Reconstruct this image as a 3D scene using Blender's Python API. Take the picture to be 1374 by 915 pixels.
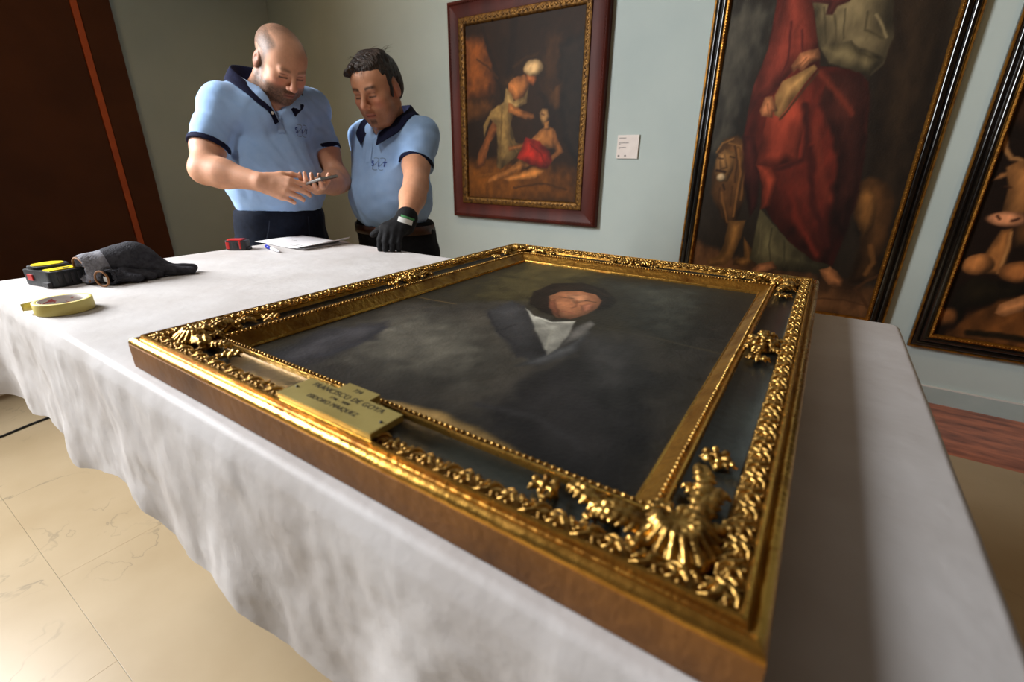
import bpy, bmesh, math, random
import numpy as np
from mathutils import Vector, Matrix, noise as mnoise
from mathutils.bvhtree import BVHTree

for o in list(bpy.data.objects):
    bpy.data.objects.remove(o)
scene = bpy.context.scene
COL = scene.collection
random.seed(7)
RNG = np.random.default_rng(11)

# ------------------------------------------------------------------ camera
CAM_Z = 1.2
F_PX, W_PX, H_PX = 617.0, 1374.0, 915.0
PITCH, ROLL, YAW = math.radians(21.3), math.radians(0.55), math.radians(33.1)
_fh = np.array([-math.sin(YAW), math.cos(YAW), 0]); _rt = np.array([math.cos(YAW), math.sin(YAW), 0]); _zz = np.array([0, 0, 1.0])
FW = math.cos(PITCH) * _fh - math.sin(PITCH) * _zz
_up = math.sin(PITCH) * _fh + math.cos(PITCH) * _zz
RT = math.cos(ROLL) * _rt + math.sin(ROLL) * _up
UP = -math.sin(ROLL) * _rt + math.cos(ROLL) * _up
cam_d = bpy.data.cameras.new('camera'); cam = bpy.data.objects.new('camera', cam_d); COL.objects.link(cam)
M = Matrix.Identity(4)
for i in range(3):
    M[i][0] = RT[i]; M[i][1] = UP[i]; M[i][2] = -FW[i]
M[2][3] = CAM_Z
cam.matrix_world = M
cam_d.sensor_width = 36.0
cam_d.lens = F_PX / W_PX * 36.0
cam_d.clip_start = 0.02
cam_d.dof.use_dof = True
cam_d.dof.focus_distance = 1.15
cam_d.dof.aperture_fstop = 4.5
scene.camera = cam

# ------------------------------------------------------------------ world, daylight, lamps, exposure
ROOM_X0, ROOM_X1, ROOM_Y0, ROOM_Y1, CEIL = -4.876, 5.5, -5.5, 3.11, 3.9
world = bpy.data.worlds.new('World'); scene.world = world; world.use_nodes = True
bg = world.node_tree.nodes['Background']
bg.inputs['Color'].default_value = (0.75, 0.87, 1.0, 1); bg.inputs['Strength'].default_value = 0.6

def lamp(name, kind, loc, target, energy, color, size=0.1, size_y=None, spot=60, blend=0.6):
    d = bpy.data.lights.new(name, kind); o = bpy.data.objects.new(name, d); COL.objects.link(o)
    o.location = loc
    o.rotation_euler = (Vector(target) - Vector(loc)).to_track_quat('-Z', 'Y').to_euler()
    d.energy = energy; d.color = color
    if kind == 'AREA':
        d.shape = 'RECTANGLE'; d.size = size; d.size_y = size_y or size
    elif kind == 'SPOT':
        d.spot_size = math.radians(spot); d.spot_blend = blend; d.shadow_soft_size = size
    else:
        d.shadow_soft_size = size
    return o
# daylight from an unseen window; its forward wall step is added to steer light
ADDED_BAY_X, ADDED_BAY_Y = -3.4, 0.05
WIN = (-1.6, -0.1, 1.5, 3.4)      # y0, y1, z0, z1 of the opening
lamp('window_daylight', 'AREA', (ADDED_BAY_X - 0.12, (WIN[0] + WIN[1]) / 2, (WIN[2] + WIN[3]) / 2), (0, (WIN[0] + WIN[1]) / 2 + 0.7, 1.2),
     350, (0.97, 0.98, 1.0), WIN[1] - WIN[0], WIN[3] - WIN[2])
# warm gallery spots on the ceiling
for nm, loc, tg, en in [('gallery_spot', (-2.6, 1.2, CEIL - 0.1), (-3.2, 3.1, 1.4), 80), ('gallery_spot', (-0.4, 0.9, CEIL - 0.1), (-0.5, 3.1, 1.2), 22),
                        ('gallery_spot', (1.6, 0.9, CEIL - 0.1), (0.9, 2.7, 0.1), 60),
                        ('gallery_spot', (1.3, 0.2, CEIL - 0.1), (0.4, 0.7, 0.8), 13), ('gallery_spot', (-3.2, 0.4, CEIL - 0.1), (-4.3, 1.5, 0.6), 40)]:
    lamp(nm, 'SPOT', loc, tg, en * 0.8, (1.0, 0.66, 0.34), 0.06, spot=85, blend=0.9)
lamp('men_fill_spot', 'SPOT', (-1.2, -0.9, CEIL - 0.1), (-1.6, 1.25, 1.15), 125, (1.0, 0.94, 0.86), 0.12, spot=46, blend=0.8)  # unseen spot added to brighten the men's faces and the tabletop
vs = scene.view_settings
vs.view_transform = 'Standard'; vs.look = 'None'; vs.gamma = 1.0; vs.use_curve_mapping = False
vs.exposure = 0.0

# ------------------------------------------------------------------ helpers
def s2l(c):
    c = np.asarray(c, float) / 255.0
    return np.where(c <= 0.04045, c / 12.92, ((c + 0.055) / 1.055) ** 2.4)

def rgb(r, g, b, k=1.0):
    v = np.clip(s2l((r, g, b)) * k, 0, 1)
    return (float(v[0]), float(v[1]), float(v[2]), 1.0)

def material(name, col, rough=0.5, metal=0.0, col2=None, nscale=20.0, ndetail=4.0, nlo=0.35, nhi=0.65, stretch=None,
             bump=0.0, bscale=60.0, bdetail=4.0, attr=None, coat=0.0, spec=0.5, rough2=None, sheen=0.0, trans=0.0, bstretch=None):
    m = bpy.data.materials.new(name); m.use_nodes = True
    nt = m.node_tree; N = nt.nodes; L = nt.links
    b = N['Principled BSDF']
    b.inputs['Roughness'].default_value = rough; b.inputs['Metallic'].default_value = metal
    b.inputs['Coat Weight'].default_value = coat; b.inputs['Specular IOR Level'].default_value = spec
    b.inputs['Coat Roughness'].default_value = 0.12
    if sheen: b.inputs['Sheen Weight'].default_value = sheen
    b.inputs['Base Color'].default_value = col
    tc = N.new('ShaderNodeTexCoord')
    def coords(st):
        if not st: return tc.outputs['Object']
        mp = N.new('ShaderNodeMapping'); mp.inputs['Scale'].default_value = st
        L.new(tc.outputs['Object'], mp.inputs['Vector']); return mp.outputs['Vector']
    base = None
    if attr:
        a = N.new('ShaderNodeAttribute'); a.attribute_name = attr; base = a.outputs['Color']
        L.new(base, b.inputs['Base Color'])
    if col2 is not None:
        n = N.new('ShaderNodeTexNoise'); n.inputs['Scale'].default_value = nscale; n.inputs['Detail'].default_value = ndetail
        L.new(coords(stretch), n.inputs['Vector'])
        r = N.new('ShaderNodeMapRange'); r.inputs['From Min'].default_value = nlo; r.inputs['From Max'].default_value = nhi
        L.new(n.outputs['Fac'], r.inputs['Value'])
        mx = N.new('ShaderNodeMix'); mx.data_type = 'RGBA'
        mx.inputs[6].default_value = col; mx.inputs[7].default_value = col2
        L.new(r.outputs['Result'], mx.inputs['Factor']); L.new(mx.outputs[2], b.inputs['Base Color'])
        if rough2 is not None:
            rr = N.new('ShaderNodeMapRange'); rr.inputs['To Min'].default_value = rough; rr.inputs['To Max'].default_value = rough2
            L.new(r.outputs['Result'], rr.inputs['Value']); L.new(rr.outputs['Result'], b.inputs['Roughness'])
    if bump:
        n2 = N.new('ShaderNodeTexNoise'); n2.inputs['Scale'].default_value = bscale; n2.inputs['Detail'].default_value = bdetail
        L.new(coords(bstretch or stretch), n2.inputs['Vector'])
        bp = N.new('ShaderNodeBump'); bp.inputs['Strength'].default_value = bump; bp.inputs['Distance'].default_value = 0.01
        L.new(n2.outputs['Fac'], bp.inputs['Height']); L.new(bp.outputs['Normal'], b.inputs['Normal'])
    return m

def link(o, parent=None):
    COL.objects.link(o)
    if parent is not None: o.parent = parent
    return o

def mesh_obj(name, verts, faces, mats, parent=None, smooth=True, midx=None, loc=None, colors=None):
    me = bpy.data.meshes.new(name)
    v = np.asarray(verts, np.float32)
    if isinstance(faces, np.ndarray):
        nf, k = faces.shape
        me.vertices.add(len(v)); me.vertices.foreach_set('co', v.ravel())
        me.loops.add(nf * k); me.loops.foreach_set('vertex_index', faces.astype(np.int32).ravel())
        me.polygons.add(nf); me.polygons.foreach_set('loop_start', np.arange(0, nf * k, k, dtype=np.int32))
        me.polygons.foreach_set('loop_total', np.full(nf, k, np.int32))
        me.update(calc_edges=True)
    else:
        me.from_pydata([tuple(map(float, p)) for p in v], [], [tuple(int(i) for i in f) for f in faces])
    me.validate()
    for m in (mats if isinstance(mats, (list, tuple)) else [mats]): me.materials.append(m)
    if midx is not None: me.polygons.foreach_set('material_index', np.asarray(midx, np.int32))
    me.polygons.foreach_set('use_smooth', np.full(len(me.polygons), bool(smooth)))
    if colors is not None:
        a = me.color_attributes.new('Col', 'FLOAT_COLOR', 'POINT')
        c = np.ones((len(v), 4), np.float32); c[:, :3] = colors
        a.data.foreach_set('color', c.ravel())
    me.update()
    o = bpy.data.objects.new(name, me)
    if loc is not None: o.location = loc
    return link(o, parent)

def tag(o, label=None, cat=None, group=None, kind=None):
    if label: o['label'] = label
    if cat: o['category'] = cat
    if group: o['group'] = group
    if kind: o['kind'] = kind
    return o

def empty(name, loc=(0, 0, 0)):
    o = bpy.data.objects.new(name, None); o.location = loc; o.empty_display_size = 0.05
    return link(o)

def bm_obj(name, bm, mats, parent=None, smooth=False, bevel=0.0, loc=None):
    if bevel:
        bmesh.ops.bevel(bm, geom=bm.edges[:], offset=bevel, segments=2, profile=0.7, affect='EDGES')
    me = bpy.data.meshes.new(name); bm.normal_update(); bm.to_mesh(me); bm.free()
    for m in (mats if isinstance(mats, (list, tuple)) else [mats]): me.materials.append(m)
    for p in me.polygons: p.use_smooth = smooth
    o = bpy.data.objects.new(name, me)
    if loc is not None: o.location = loc
    return link(o, parent)

def box_bm(lo, hi, bm=None):
    bm = bm or bmesh.new()
    r = bmesh.ops.create_cube(bm, size=1.0)
    for v in r['verts']:
        v.co = Vector([(lo[i] + hi[i]) / 2 + v.co[i] * (hi[i] - lo[i]) for i in range(3)])
    return bm

def box(name, lo, hi, mat, parent=None, bevel=0.0, smooth=False):
    return bm_obj(name, box_bm(lo, hi), mat, parent, smooth, bevel)

def tube(name, pts, rad, mat, parent=None, n=10, closed=False):
    pts = [Vector(p) for p in pts]; V = []; Fc = []
    m = len(pts); rads = rad if isinstance(rad, (list, tuple)) else [rad] * m
    ref = Vector((0.13, 0.27, 0.95))
    for i, p in enumerate(pts):
        t = (pts[(i + 1) % m] - pts[i - 1]) if closed else (pts[min(i + 1, m - 1)] - pts[max(i - 1, 0)])
        t.normalize(); a = t.cross(ref); a.normalize(); b = t.cross(a)
        for k in range(n):
            th = 2 * math.pi * k / n
            V.append(p + (a * math.cos(th) + b * math.sin(th)) * rads[i])
    for i in range(m if closed else m - 1):
        j = (i + 1) % m
        for k in range(n):
            Fc.append((i * n + k, i * n + (k + 1) % n, j * n + (k + 1) % n, j * n + k))
    if not closed:
        Fc.append(tuple(range(n))[::-1]); Fc.append(tuple((m - 1) * n + k for k in range(n)))
    return mesh_obj(name, V, Fc, mat, parent)

def lathe(name, prof, mat, parent=None, n=48, center=(0, 0, 0), midx=None, closed=False):
    V = []; Fc = []; mi = []
    for r, z in prof:
        for k in range(n):
            th = 2 * math.pi * k / n
            V.append((center[0] + r * math.cos(th), center[1] + r * math.sin(th), center[2] + z))
    m = len(prof)
    for i in range(m if closed else m - 1):
        j = (i + 1) % m
        for k in range(n):
            Fc.append((i * n + k, i * n + (k + 1) % n, j * n + (k + 1) % n, j * n + k)); mi.append(midx[i] if midx else 0)
    return mesh_obj(name, V, Fc, mat, parent, midx=mi)

# ---- signed distance modelling on a lattice, meshed with surface nets
class Field:
    def __init__(s, lo, hi, h):
        s.lo = np.array(lo, np.float32); s.h = h
        s.n = np.ceil((np.array(hi) - np.array(lo)) / h).astype(int) + 1
        s.d = np.full(s.n, 0.12, np.float32)
    def block(s, lo, hi):
        a = np.clip(np.floor((np.array(lo) - s.lo) / s.h).astype(int), 0, s.n)
        b = np.clip(np.ceil((np.array(hi) - s.lo) / s.h).astype(int) + 1, 0, s.n)
        if np.any(b <= a): return None, None
        sl = tuple(slice(a[i], b[i]) for i in range(3))
        ax = [s.lo[i] + s.h * np.arange(a[i], b[i], dtype=np.float32) for i in range(3)]
        return sl, ax
    def _comb(s, sl, dn, k, op):
        d = s.d[sl]
        if op == 'add':
            if k > 0:
                hh = np.clip(0.5 + 0.5 * (d - dn) / k, 0, 1); s.d[sl] = d * (1 - hh) + dn * hh - k * hh * (1 - hh)
            else: s.d[sl] = np.minimum(d, dn)
        else:
            if k > 0:
                hh = np.clip(0.5 - 0.5 * (d + dn) / k, 0, 1); s.d[sl] = d * (1 - hh) - dn * hh + k * hh * (1 - hh)
            else: s.d[sl] = np.maximum(d, -dn)
    def cone(s, a, b, r1, r2, k=0.0, op='add', pad=0.04):
        a = np.array(a, np.float32); b = np.array(b, np.float32); r = max(r1, r2) + pad
        sl, ax = s.block(np.minimum(a, b) - r, np.maximum(a, b) + r)
        if sl is None: return
        X, Y, Z = ax[0][:, None, None] - a[0], ax[1][None, :, None] - a[1], ax[2][None, None, :] - a[2]
        v = b - a; L = float(v @ v) + 1e-12
        t = np.clip((X * v[0] + Y * v[1] + Z * v[2]) / L, 0, 1)
        dn = np.sqrt((X - t * v[0]) ** 2 + (Y - t * v[1]) ** 2 + (Z - t * v[2]) ** 2) - (r1 + (r2 - r1) * t)
        s._comb(sl, dn, k, op)
    def ell(s, c, r, k=0.0, op='add', R=None, pad=0.04):
        c = np.array(c, np.float32); r = np.array(r, np.float32); m = float(r.max()) + pad
        sl, ax = s.block(c - m, c + m)
        if sl is None: return
        X, Y, Z = ax[0][:, None, None] - c[0], ax[1][None, :, None] - c[1], ax[2][None, None, :] - c[2]
        if R is not None:
            R = np.asarray(R, np.float32)   # columns = local axes
            X, Y, Z = X * R[0, 0] + Y * R[1, 0] + Z * R[2, 0], X * R[0, 1] + Y * R[1, 1] + Z * R[2, 1], X * R[0, 2] + Y * R[1, 2] + Z * R[2, 2]
        k0 = np.sqrt((X / r[0]) ** 2 + (Y / r[1]) ** 2 + (Z / r[2]) ** 2)
        k1 = np.sqrt((X / r[0] ** 2) ** 2 + (Y / r[1] ** 2) ** 2 + (Z / r[2] ** 2) ** 2) + 1e-9
        s._comb(sl, k0 * (k0 - 1) / k1, k, op)
    def chain(s, pts, rads, k=0.0, op='add', kin=0.006):
        for i in range(len(pts) - 1): s.cone(pts[i], pts[i + 1], rads[i], rads[i + 1], k if i == 0 else max(kin, 0), op)
    def cut(s, p, n, k=0.0):     # keep the side where (x-p).n < 0
        n = np.array(n, float); n /= np.linalg.norm(n)
        ax = [s.lo[i] + s.h * np.arange(s.n[i], dtype=np.float32) for i in range(3)]
        dn = -((ax[0][:, None, None] - p[0]) * n[0] + (ax[1][None, :, None] - p[1]) * n[1] + (ax[2][None, None, :] - p[2]) * n[2])
        s._comb(tuple(slice(0, m) for m in s.n), dn.astype(np.float32), k, 'sub')
    def warp(s, fn):
        ax = [s.lo[i] + s.h * np.arange(s.n[i], dtype=np.float32) for i in range(3)]
        s.d += fn(ax[0][:, None, None], ax[1][None, :, None], ax[2][None, None, :]).astype(np.float32)
    def mesh(s):
        d = s.d.copy()
        d[0], d[-1], d[:, 0], d[:, -1], d[:, :, 0], d[:, :, -1] = (np.maximum(q, 1e-4) for q in (d[0], d[-1], d[:, 0], d[:, -1], d[:, :, 0], d[:, :, -1]))
        ins = d < 0; n = s.n
        cnt = np.zeros(n - 1, np.uint8)
        for i in (0, 1):
            for j in (0, 1):
                for k in (0, 1): cnt += ins[i:n[0] - 1 + i, j:n[1] - 1 + j, k:n[2] - 1 + k]
        act = np.argwhere((cnt > 0) & (cnt < 8))
        idx = np.full(n - 1, -1, np.int32); idx[act[:, 0], act[:, 1], act[:, 2]] = np.arange(len(act))
        acc = np.zeros((len(act), 3)); num = np.zeros(len(act))
        C = [(0, 0, 0), (1, 0, 0), (0, 1, 0), (1, 1, 0), (0, 0, 1), (1, 0, 1), (0, 1, 1), (1, 1, 1)]
        cv = [d[act[:, 0] + c[0], act[:, 1] + c[1], act[:, 2] + c[2]] for c in C]
        for a in range(8):
            for b in range(a + 1, 8):
                df = np.array(C[b]) - np.array(C[a])
                if np.abs(df).sum() != 1: continue
                x = (cv[a] < 0) != (cv[b] < 0)
                t = np.where(x, cv[a] / np.where(x, cv[a] - cv[b], 1), 0)
                acc += np.where(x[:, None], np.array(C[a]) + t[:, None] * df, 0); num += x
        V = (act + acc / num[:, None]) * s.h + s.lo
        F = []
        for ax in range(3):
            o1, o2 = [(1, 2), (2, 0), (0, 1)][ax]
            A = ins; sl0 = [slice(None)] * 3; sl1 = [slice(None)] * 3
            sl0[ax] = slice(0, -1); sl1[ax] = slice(1, None)
            ch = ins[tuple(sl0)] != ins[tuple(sl1)]
            e = np.argwhere(ch)
            e = e[(e[:, o1] > 0) & (e[:, o2] > 0) & (e[:, o1] < n[o1] - 1) & (e[:, o2] < n[o2] - 1)]
            f = ins[e[:, 0], e[:, 1], e[:, 2]]
            q = []
            for da, db in ((-1, -1), (0, -1), (0, 0), (-1, 0)):
                g = e.copy(); g[:, o1] += da; g[:, o2] += db
                q.append(idx[g[:, 0], g[:, 1], g[:, 2]])
            q = np.stack(q, 1)
            q[~f] = q[~f][:, ::-1]
            F.append(q)
        F = np.concatenate(F)
        return V, F[(F >= 0).all(1)]

def smooth_verts(V, F, it=1, lam=0.5):
    for _ in range(it):
        acc = np.zeros_like(V); n = np.zeros(len(V))
        for a in range(4):
            for b in ((a + 1) % 4, (a - 1) % 4):
                np.add.at(acc, F[:, a], V[F[:, b]]); np.add.at(n, F[:, a], 1)
        V = V + lam * (acc / np.maximum(n, 1)[:, None] - V)
    return V

def vnoise(P, scale, seed=0, octaves=3):
    """smooth value noise for N x 3 points"""
    out = np.zeros(len(P)); amp = 1.0; tot = 0
    for o in range(octaves):
        r = np.random.default_rng(seed + o * 17).random((32, 32, 32)).astype(np.float32)
        Q = P * scale * 2 ** o; i = np.floor(Q).astype(int); f = Q - i; f = f * f * (3 - 2 * f); i %= 32
        acc = 0
        for a in (0, 1):
            for b in (0, 1):
                for c in (0, 1):
                    w = (f[:, 0] if a else 1 - f[:, 0]) * (f[:, 1] if b else 1 - f[:, 1]) * (f[:, 2] if c else 1 - f[:, 2])
                    acc = acc + w * r[(i[:, 0] + a) % 32, (i[:, 1] + b) % 32, (i[:, 2] + c) % 32]
        out += amp * acc; tot += amp; amp *= 0.5
    return out / tot

def sstep(a, b, x):
    t = np.clip((x - a) / (b - a), 0, 1); return t * t * (3 - 2 * t)
def unit(v):
    v = np.array(v, float); return v / np.linalg.norm(v)

# ------------------------------------------------------------------ the room
M_WALL = material('wall_paint', rgb(184, 196, 191), 0.75, col2=rgb(178, 191, 187), nscale=3, bump=0.04, bscale=180)
M_CEIL = material('dim_bounce_ceiling', rgb(78, 60, 46), 0.8, col2=rgb(68, 53, 41), nscale=4)  # invented dark brown on the unseen ceiling, to cut bounced light
M_BOUNCEW = material('warm_bounce_wall', rgb(84, 60, 42), 0.6, col2=rgb(74, 53, 37), nscale=3)  # invented brown for the unseen walls, keeps bounced light dim and warm
M_BASE = material('baseboard_paint', rgb(172, 186, 182), 0.45, col2=rgb(165, 180, 176), nscale=8)
M_STONE = material('cream_marble', rgb(190, 170, 138), 0.34, col2=rgb(170, 148, 114), nscale=2.2, ndetail=8, nlo=0.3, nhi=0.75)
M_GROUT = material('floor_joint', rgb(176, 152, 118), 0.8, col2=rgb(160, 138, 106), nscale=30)
M_REDM = material('red_marble', rgb(196, 116, 84), 0.28, col2=rgb(112, 62, 50), nscale=5, ndetail=9, nlo=0.4, nhi=0.68, stretch=(1, 3.5, 1))
M_DOOR = material('dark_brown_panel', rgb(92, 50, 23), 0.6, spec=0.25, col2=rgb(82, 44, 20), nscale=3, bump=0.03, bscale=90)
M_ORANGE = material('orange_trim', rgb(206, 92, 26), 0.45, col2=rgb(190, 82, 22), nscale=9)
M_WHITE = material('window_frame_paint', rgb(215, 213, 206), 0.5, col2=rgb(208, 206, 200), nscale=5)

def marble_veins(m, strength=0.6):
    nt = m.node_tree; N = nt.nodes; L = nt.links; b = N['Principled BSDF']
    src = b.inputs['Base Color'].links[0].from_socket
    tc = N.new('ShaderNodeTexCoord')
    geo = N.new('ShaderNodeNewGeometry')
    n1 = N.new('ShaderNodeTexNoise'); n1.inputs['Scale'].default_value = 1.7; n1.inputs['Detail'].default_value = 5
    n1.inputs['Distortion'].default_value = 1.2
    L.new(geo.outputs['Position'], n1.inputs['Vector'])
    s = N.new('ShaderNodeMath'); s.operation = 'SUBTRACT'; s.inputs[1].default_value = 0.5; L.new(n1.outputs['Fac'], s.inputs[0])
    a = N.new('ShaderNodeMath'); a.operation = 'ABSOLUTE'; L.new(s.outputs[0], a.inputs[0])
    r = N.new('ShaderNodeMapRange'); r.inputs['From Min'].default_value = 0.0; r.inputs['From Max'].default_value = 0.006
    r.inputs['To Min'].default_value = strength; r.inputs['To Max'].default_value = 0.0
    L.new(a.outputs[0], r.inputs['Value'])
    n2 = N.new('ShaderNodeTexNoise'); n2.inputs['Scale'].default_value = 2.6; L.new(geo.outputs['Position'], n2.inputs['Vector'])
    r2 = N.new('ShaderNodeMapRange'); r2.inputs['From Min'].default_value = 0.5; r2.inputs['From Max'].default_value = 0.62
    L.new(n2.outputs['Fac'], r2.inputs['Value'])
    mu = N.new('ShaderNodeMath'); mu.operation = 'MULTIPLY'; L.new(r.outputs['Result'], mu.inputs[0]); L.new(r2.outputs['Result'], mu.inputs[1])
    mx = N.new('ShaderNodeMix'); mx.data_type = 'RGBA'; mx.inputs[7].default_value = rgb(112, 104, 88)
    L.new(src, mx.inputs[6]); L.new(mu.outputs[0], mx.inputs['Factor']); L.new(mx.outputs[2], b.inputs['Base Color'])
marble_veins(M_STONE)

floor = tag(box('floor', (ROOM_X0, ROOM_Y0, -0.08), (ROOM_X1, ROOM_Y1, -0.012), M_GROUT), kind='structure')
SL = 1.2; BORDER = 2.52
k = 0
yy = BORDER - 7 * SL
rowi = 0
while yy < BORDER - 0.01:
    xx = ROOM_X0 - (0.45 if rowi % 2 else 0.0)
    while xx < ROOM_X1:
        x0, x1 = max(xx, ROOM_X0), min(xx + SL, ROOM_X1); y0, y1 = max(yy, ROOM_Y0), yy + SL
        if x1 - x0 > 0.05 and y1 - y0 > 0.05:
            box('floor_slab', (x0 + 0.0003, y0 + 0.0003, -0.012), (x1 - 0.0003, y1 - 0.0003, 0.0), M_STONE, floor, bevel=0.0004)
        xx += SL
    yy += SL; rowi += 1
xx = ROOM_X0
while xx < ROOM_X1:
    box('border_slab', (xx + 0.001, BORDER + 0.001, -0.012), (min(xx + 1.6, ROOM_X1) - 0.001, ROOM_Y1 - 0.001, 0.0), M_REDM, floor, bevel=0.0008)
    xx += 1.6

tag(box('wall_back', (ROOM_X0 - 0.2, ROOM_Y1, -0.05), (ROOM_X1 + 0.2, ROOM_Y1 + 0.2, CEIL + 0.1), M_WALL), kind='structure')
tag(box('wall_right', (ROOM_X1, ROOM_Y0, -0.05), (ROOM_X1 + 0.2, ROOM_Y1, CEIL + 0.1), M_BOUNCEW), kind='structure')
tag(box('wall_rear', (ROOM_X0 - 0.2, ROOM_Y0 - 0.2, -0.05), (ROOM_X1 + 0.2, ROOM_Y0, CEIL + 0.1), M_BOUNCEW), kind='structure')
tag(box('ceiling', (ROOM_X0 - 0.2, ROOM_Y0 - 0.2, CEIL), (ROOM_X1 + 0.2, ROOM_Y1 + 0.2, CEIL + 0.15), M_CEIL), kind='structure')
bm = bmesh.new()
box_bm((ROOM_X0 - 0.2, ADDED_BAY_Y - 0.2, -0.05), (ROOM_X0, ROOM_Y1, CEIL), bm); box_bm((ROOM_X0, ADDED_BAY_Y - 0.2, -0.05), (ADDED_BAY_X - 0.2, ADDED_BAY_Y, CEIL), bm)  # unseen bay walls added so daylight misses the far left wall
xa, xb = ADDED_BAY_X - 0.2, ADDED_BAY_X
box_bm((xa, ROOM_Y0, -0.05), (xb, WIN[0], CEIL), bm); box_bm((xa, WIN[1], -0.05), (xb, ADDED_BAY_Y, CEIL), bm)
box_bm((xa, WIN[0], -0.05), (xb, WIN[1], WIN[2]), bm); box_bm((xa, WIN[0], WIN[3]), (xb, WIN[1], CEIL), bm)
tag(bm_obj('wall_left', bm, M_WALL), kind='structure')
# window: frame, glazing bars
win = tag(empty('window_1', (ADDED_BAY_X - 0.06, (WIN[0] + WIN[1]) / 2, WIN[2])), kind='structure')
def wbox(name, lo, hi, m):
    o = box(name, lo, hi, m); o.parent = win; o.matrix_parent_inverse = Matrix.Translation(-win.location); return o
fx0, fx1 = ADDED_BAY_X - 0.08, ADDED_BAY_X - 0.03
for lo, hi in [((WIN[0], WIN[2]), (WIN[1], WIN[2] + 0.05)), ((WIN[0], WIN[3] - 0.05), (WIN[1], WIN[3])),
               ((WIN[0], WIN[2] + 0.05), (WIN[0] + 0.05, WIN[3] - 0.05)), ((WIN[1] - 0.05, WIN[2] + 0.05), (WIN[1], WIN[3] - 0.05))]:
    wbox('window_frame', (fx0, lo[0], lo[1]), (fx1, hi[0], hi[1]), M_WHITE)
ym = (WIN[0] + WIN[1]) / 2
wbox('mullion', (fx0, ym - 0.025, WIN[2] + 0.05), (fx1, ym + 0.025, WIN[3] - 0.05), M_WHITE)
# plain skirting along the back wall: same colour as the wall, thin pale ledge on top
bb = tag(box('baseboard_back', (ROOM_X0, ROOM_Y1 - 0.014, 0.0), (ROOM_X1, ROOM_Y1 - 0.0005, 0.088), M_BASE), kind='structure')
box('ledge', (ROOM_X0, ROOM_Y1 - 0.016, 0.088), (ROOM_X1, ROOM_Y1 - 0.0005, 0.094), M_WHITE, bb)
# dark brown door leaf against the left wall with its orange edge strip
door = tag(empty('door_1', (ROOM_X0 + 0.03, 1.2, 0)), kind='structure')
def dbox(name, lo, hi, m, bev=0.0):
    o = box(name, lo, hi, m, None, bev); o.parent = door; o.matrix_parent_inverse = Matrix.Translation(-door.location); return o
dbox('door_panel', (ROOM_X0 + 0.002, 0.32, 0.004), (ROOM_X0 + 0.05, 1.552, 3.2), M_DOOR, 0.003)
dbox('door_frame', (ROOM_X0 + 0.002, 1.602, 0.004), (ROOM_X0 + 0.06, 1.80, 3.3), M_DOOR, 0.003)
dbox('edge_strip', (ROOM_X0 + 0.002, 1.556, 0.004), (ROOM_X0 + 0.056, 1.598, 3.3), M_ORANGE, 0.002)
# black cable lying on the floor beyond the table
M_BLACKR = material('black_rubber', rgb(18, 17, 18), 0.5, col2=rgb(26, 25, 26), nscale=50)
def spline(P, n=8):
    P = [np.array(p, float) for p in P]; out = []
    for i in range(len(P) - 1):
        p0, p1, p2, p3 = P[max(i - 1, 0)], P[i], P[i + 1], P[min(i + 2, len(P) - 1)]
        for k in range(n):
            t = k / n
            out.append(0.5 * (2 * p1 + (p2 - p0) * t + (2 * p0 - 5 * p1 + 4 * p2 - p3) * t * t + (3 * p1 - p0 - 3 * p2 + p3) * t ** 3))
    out.append(P[-1]); return out
pts = [(-2.99, -0.08, 0.006), (-2.95, 0.06, 0.006), (-2.935, 0.20, 0.006), (-2.975, 0.36, 0.006), (-2.98, 0.52, 0.006), (-2.90, 0.80, 0.006), (-2.75, 1.1, 0.006), (-2.72, 1.5, 0.006)]
tag(tube('power_cable', spline(pts), 0.005, M_BLACKR, n=8), 'thin black power cable running across the pale floor under the tablecloth', 'cable')

# ------------------------------------------------------------------ table and cloth
TZ = 0.916
TX0, TX1, TY0, TY1 = -1.652, 0.166, 0.192, 1.097
M_TT = material('table_laminate', rgb(190, 180, 165), 0.5, col2=rgb(182, 172, 158), nscale=10)
M_STEEL = material('painted_steel', rgb(70, 72, 76), 0.4, metal=0.6, col2=rgb(60, 62, 66), nscale=12)
table = tag(empty('folding_table', ((TX0 + TX1) / 2, (TY0 + TY1) / 2, 0)), 'long work table hidden under the white cloth', 'table')
def tchild(o, p):
    o.parent = p; o.matrix_parent_inverse = Matrix.Translation(-p.location); return o
tchild(box('tabletop', (TX0 + 0.004, TY0 + 0.004, TZ - 0.045), (TX1 - 0.004, TY1 - 0.004, TZ - 0.004), M_TT, bevel=0.004), table)
for lx in (TX0 + 0.5, TX1 - 0.3):
    for ly in (TY0 + 0.42, TY1 - 0.1):
        tchild(tube('leg', [(lx, ly, 0.0), (lx, ly, TZ - 0.045)], 0.016, M_STEEL, n=12), table)

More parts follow.
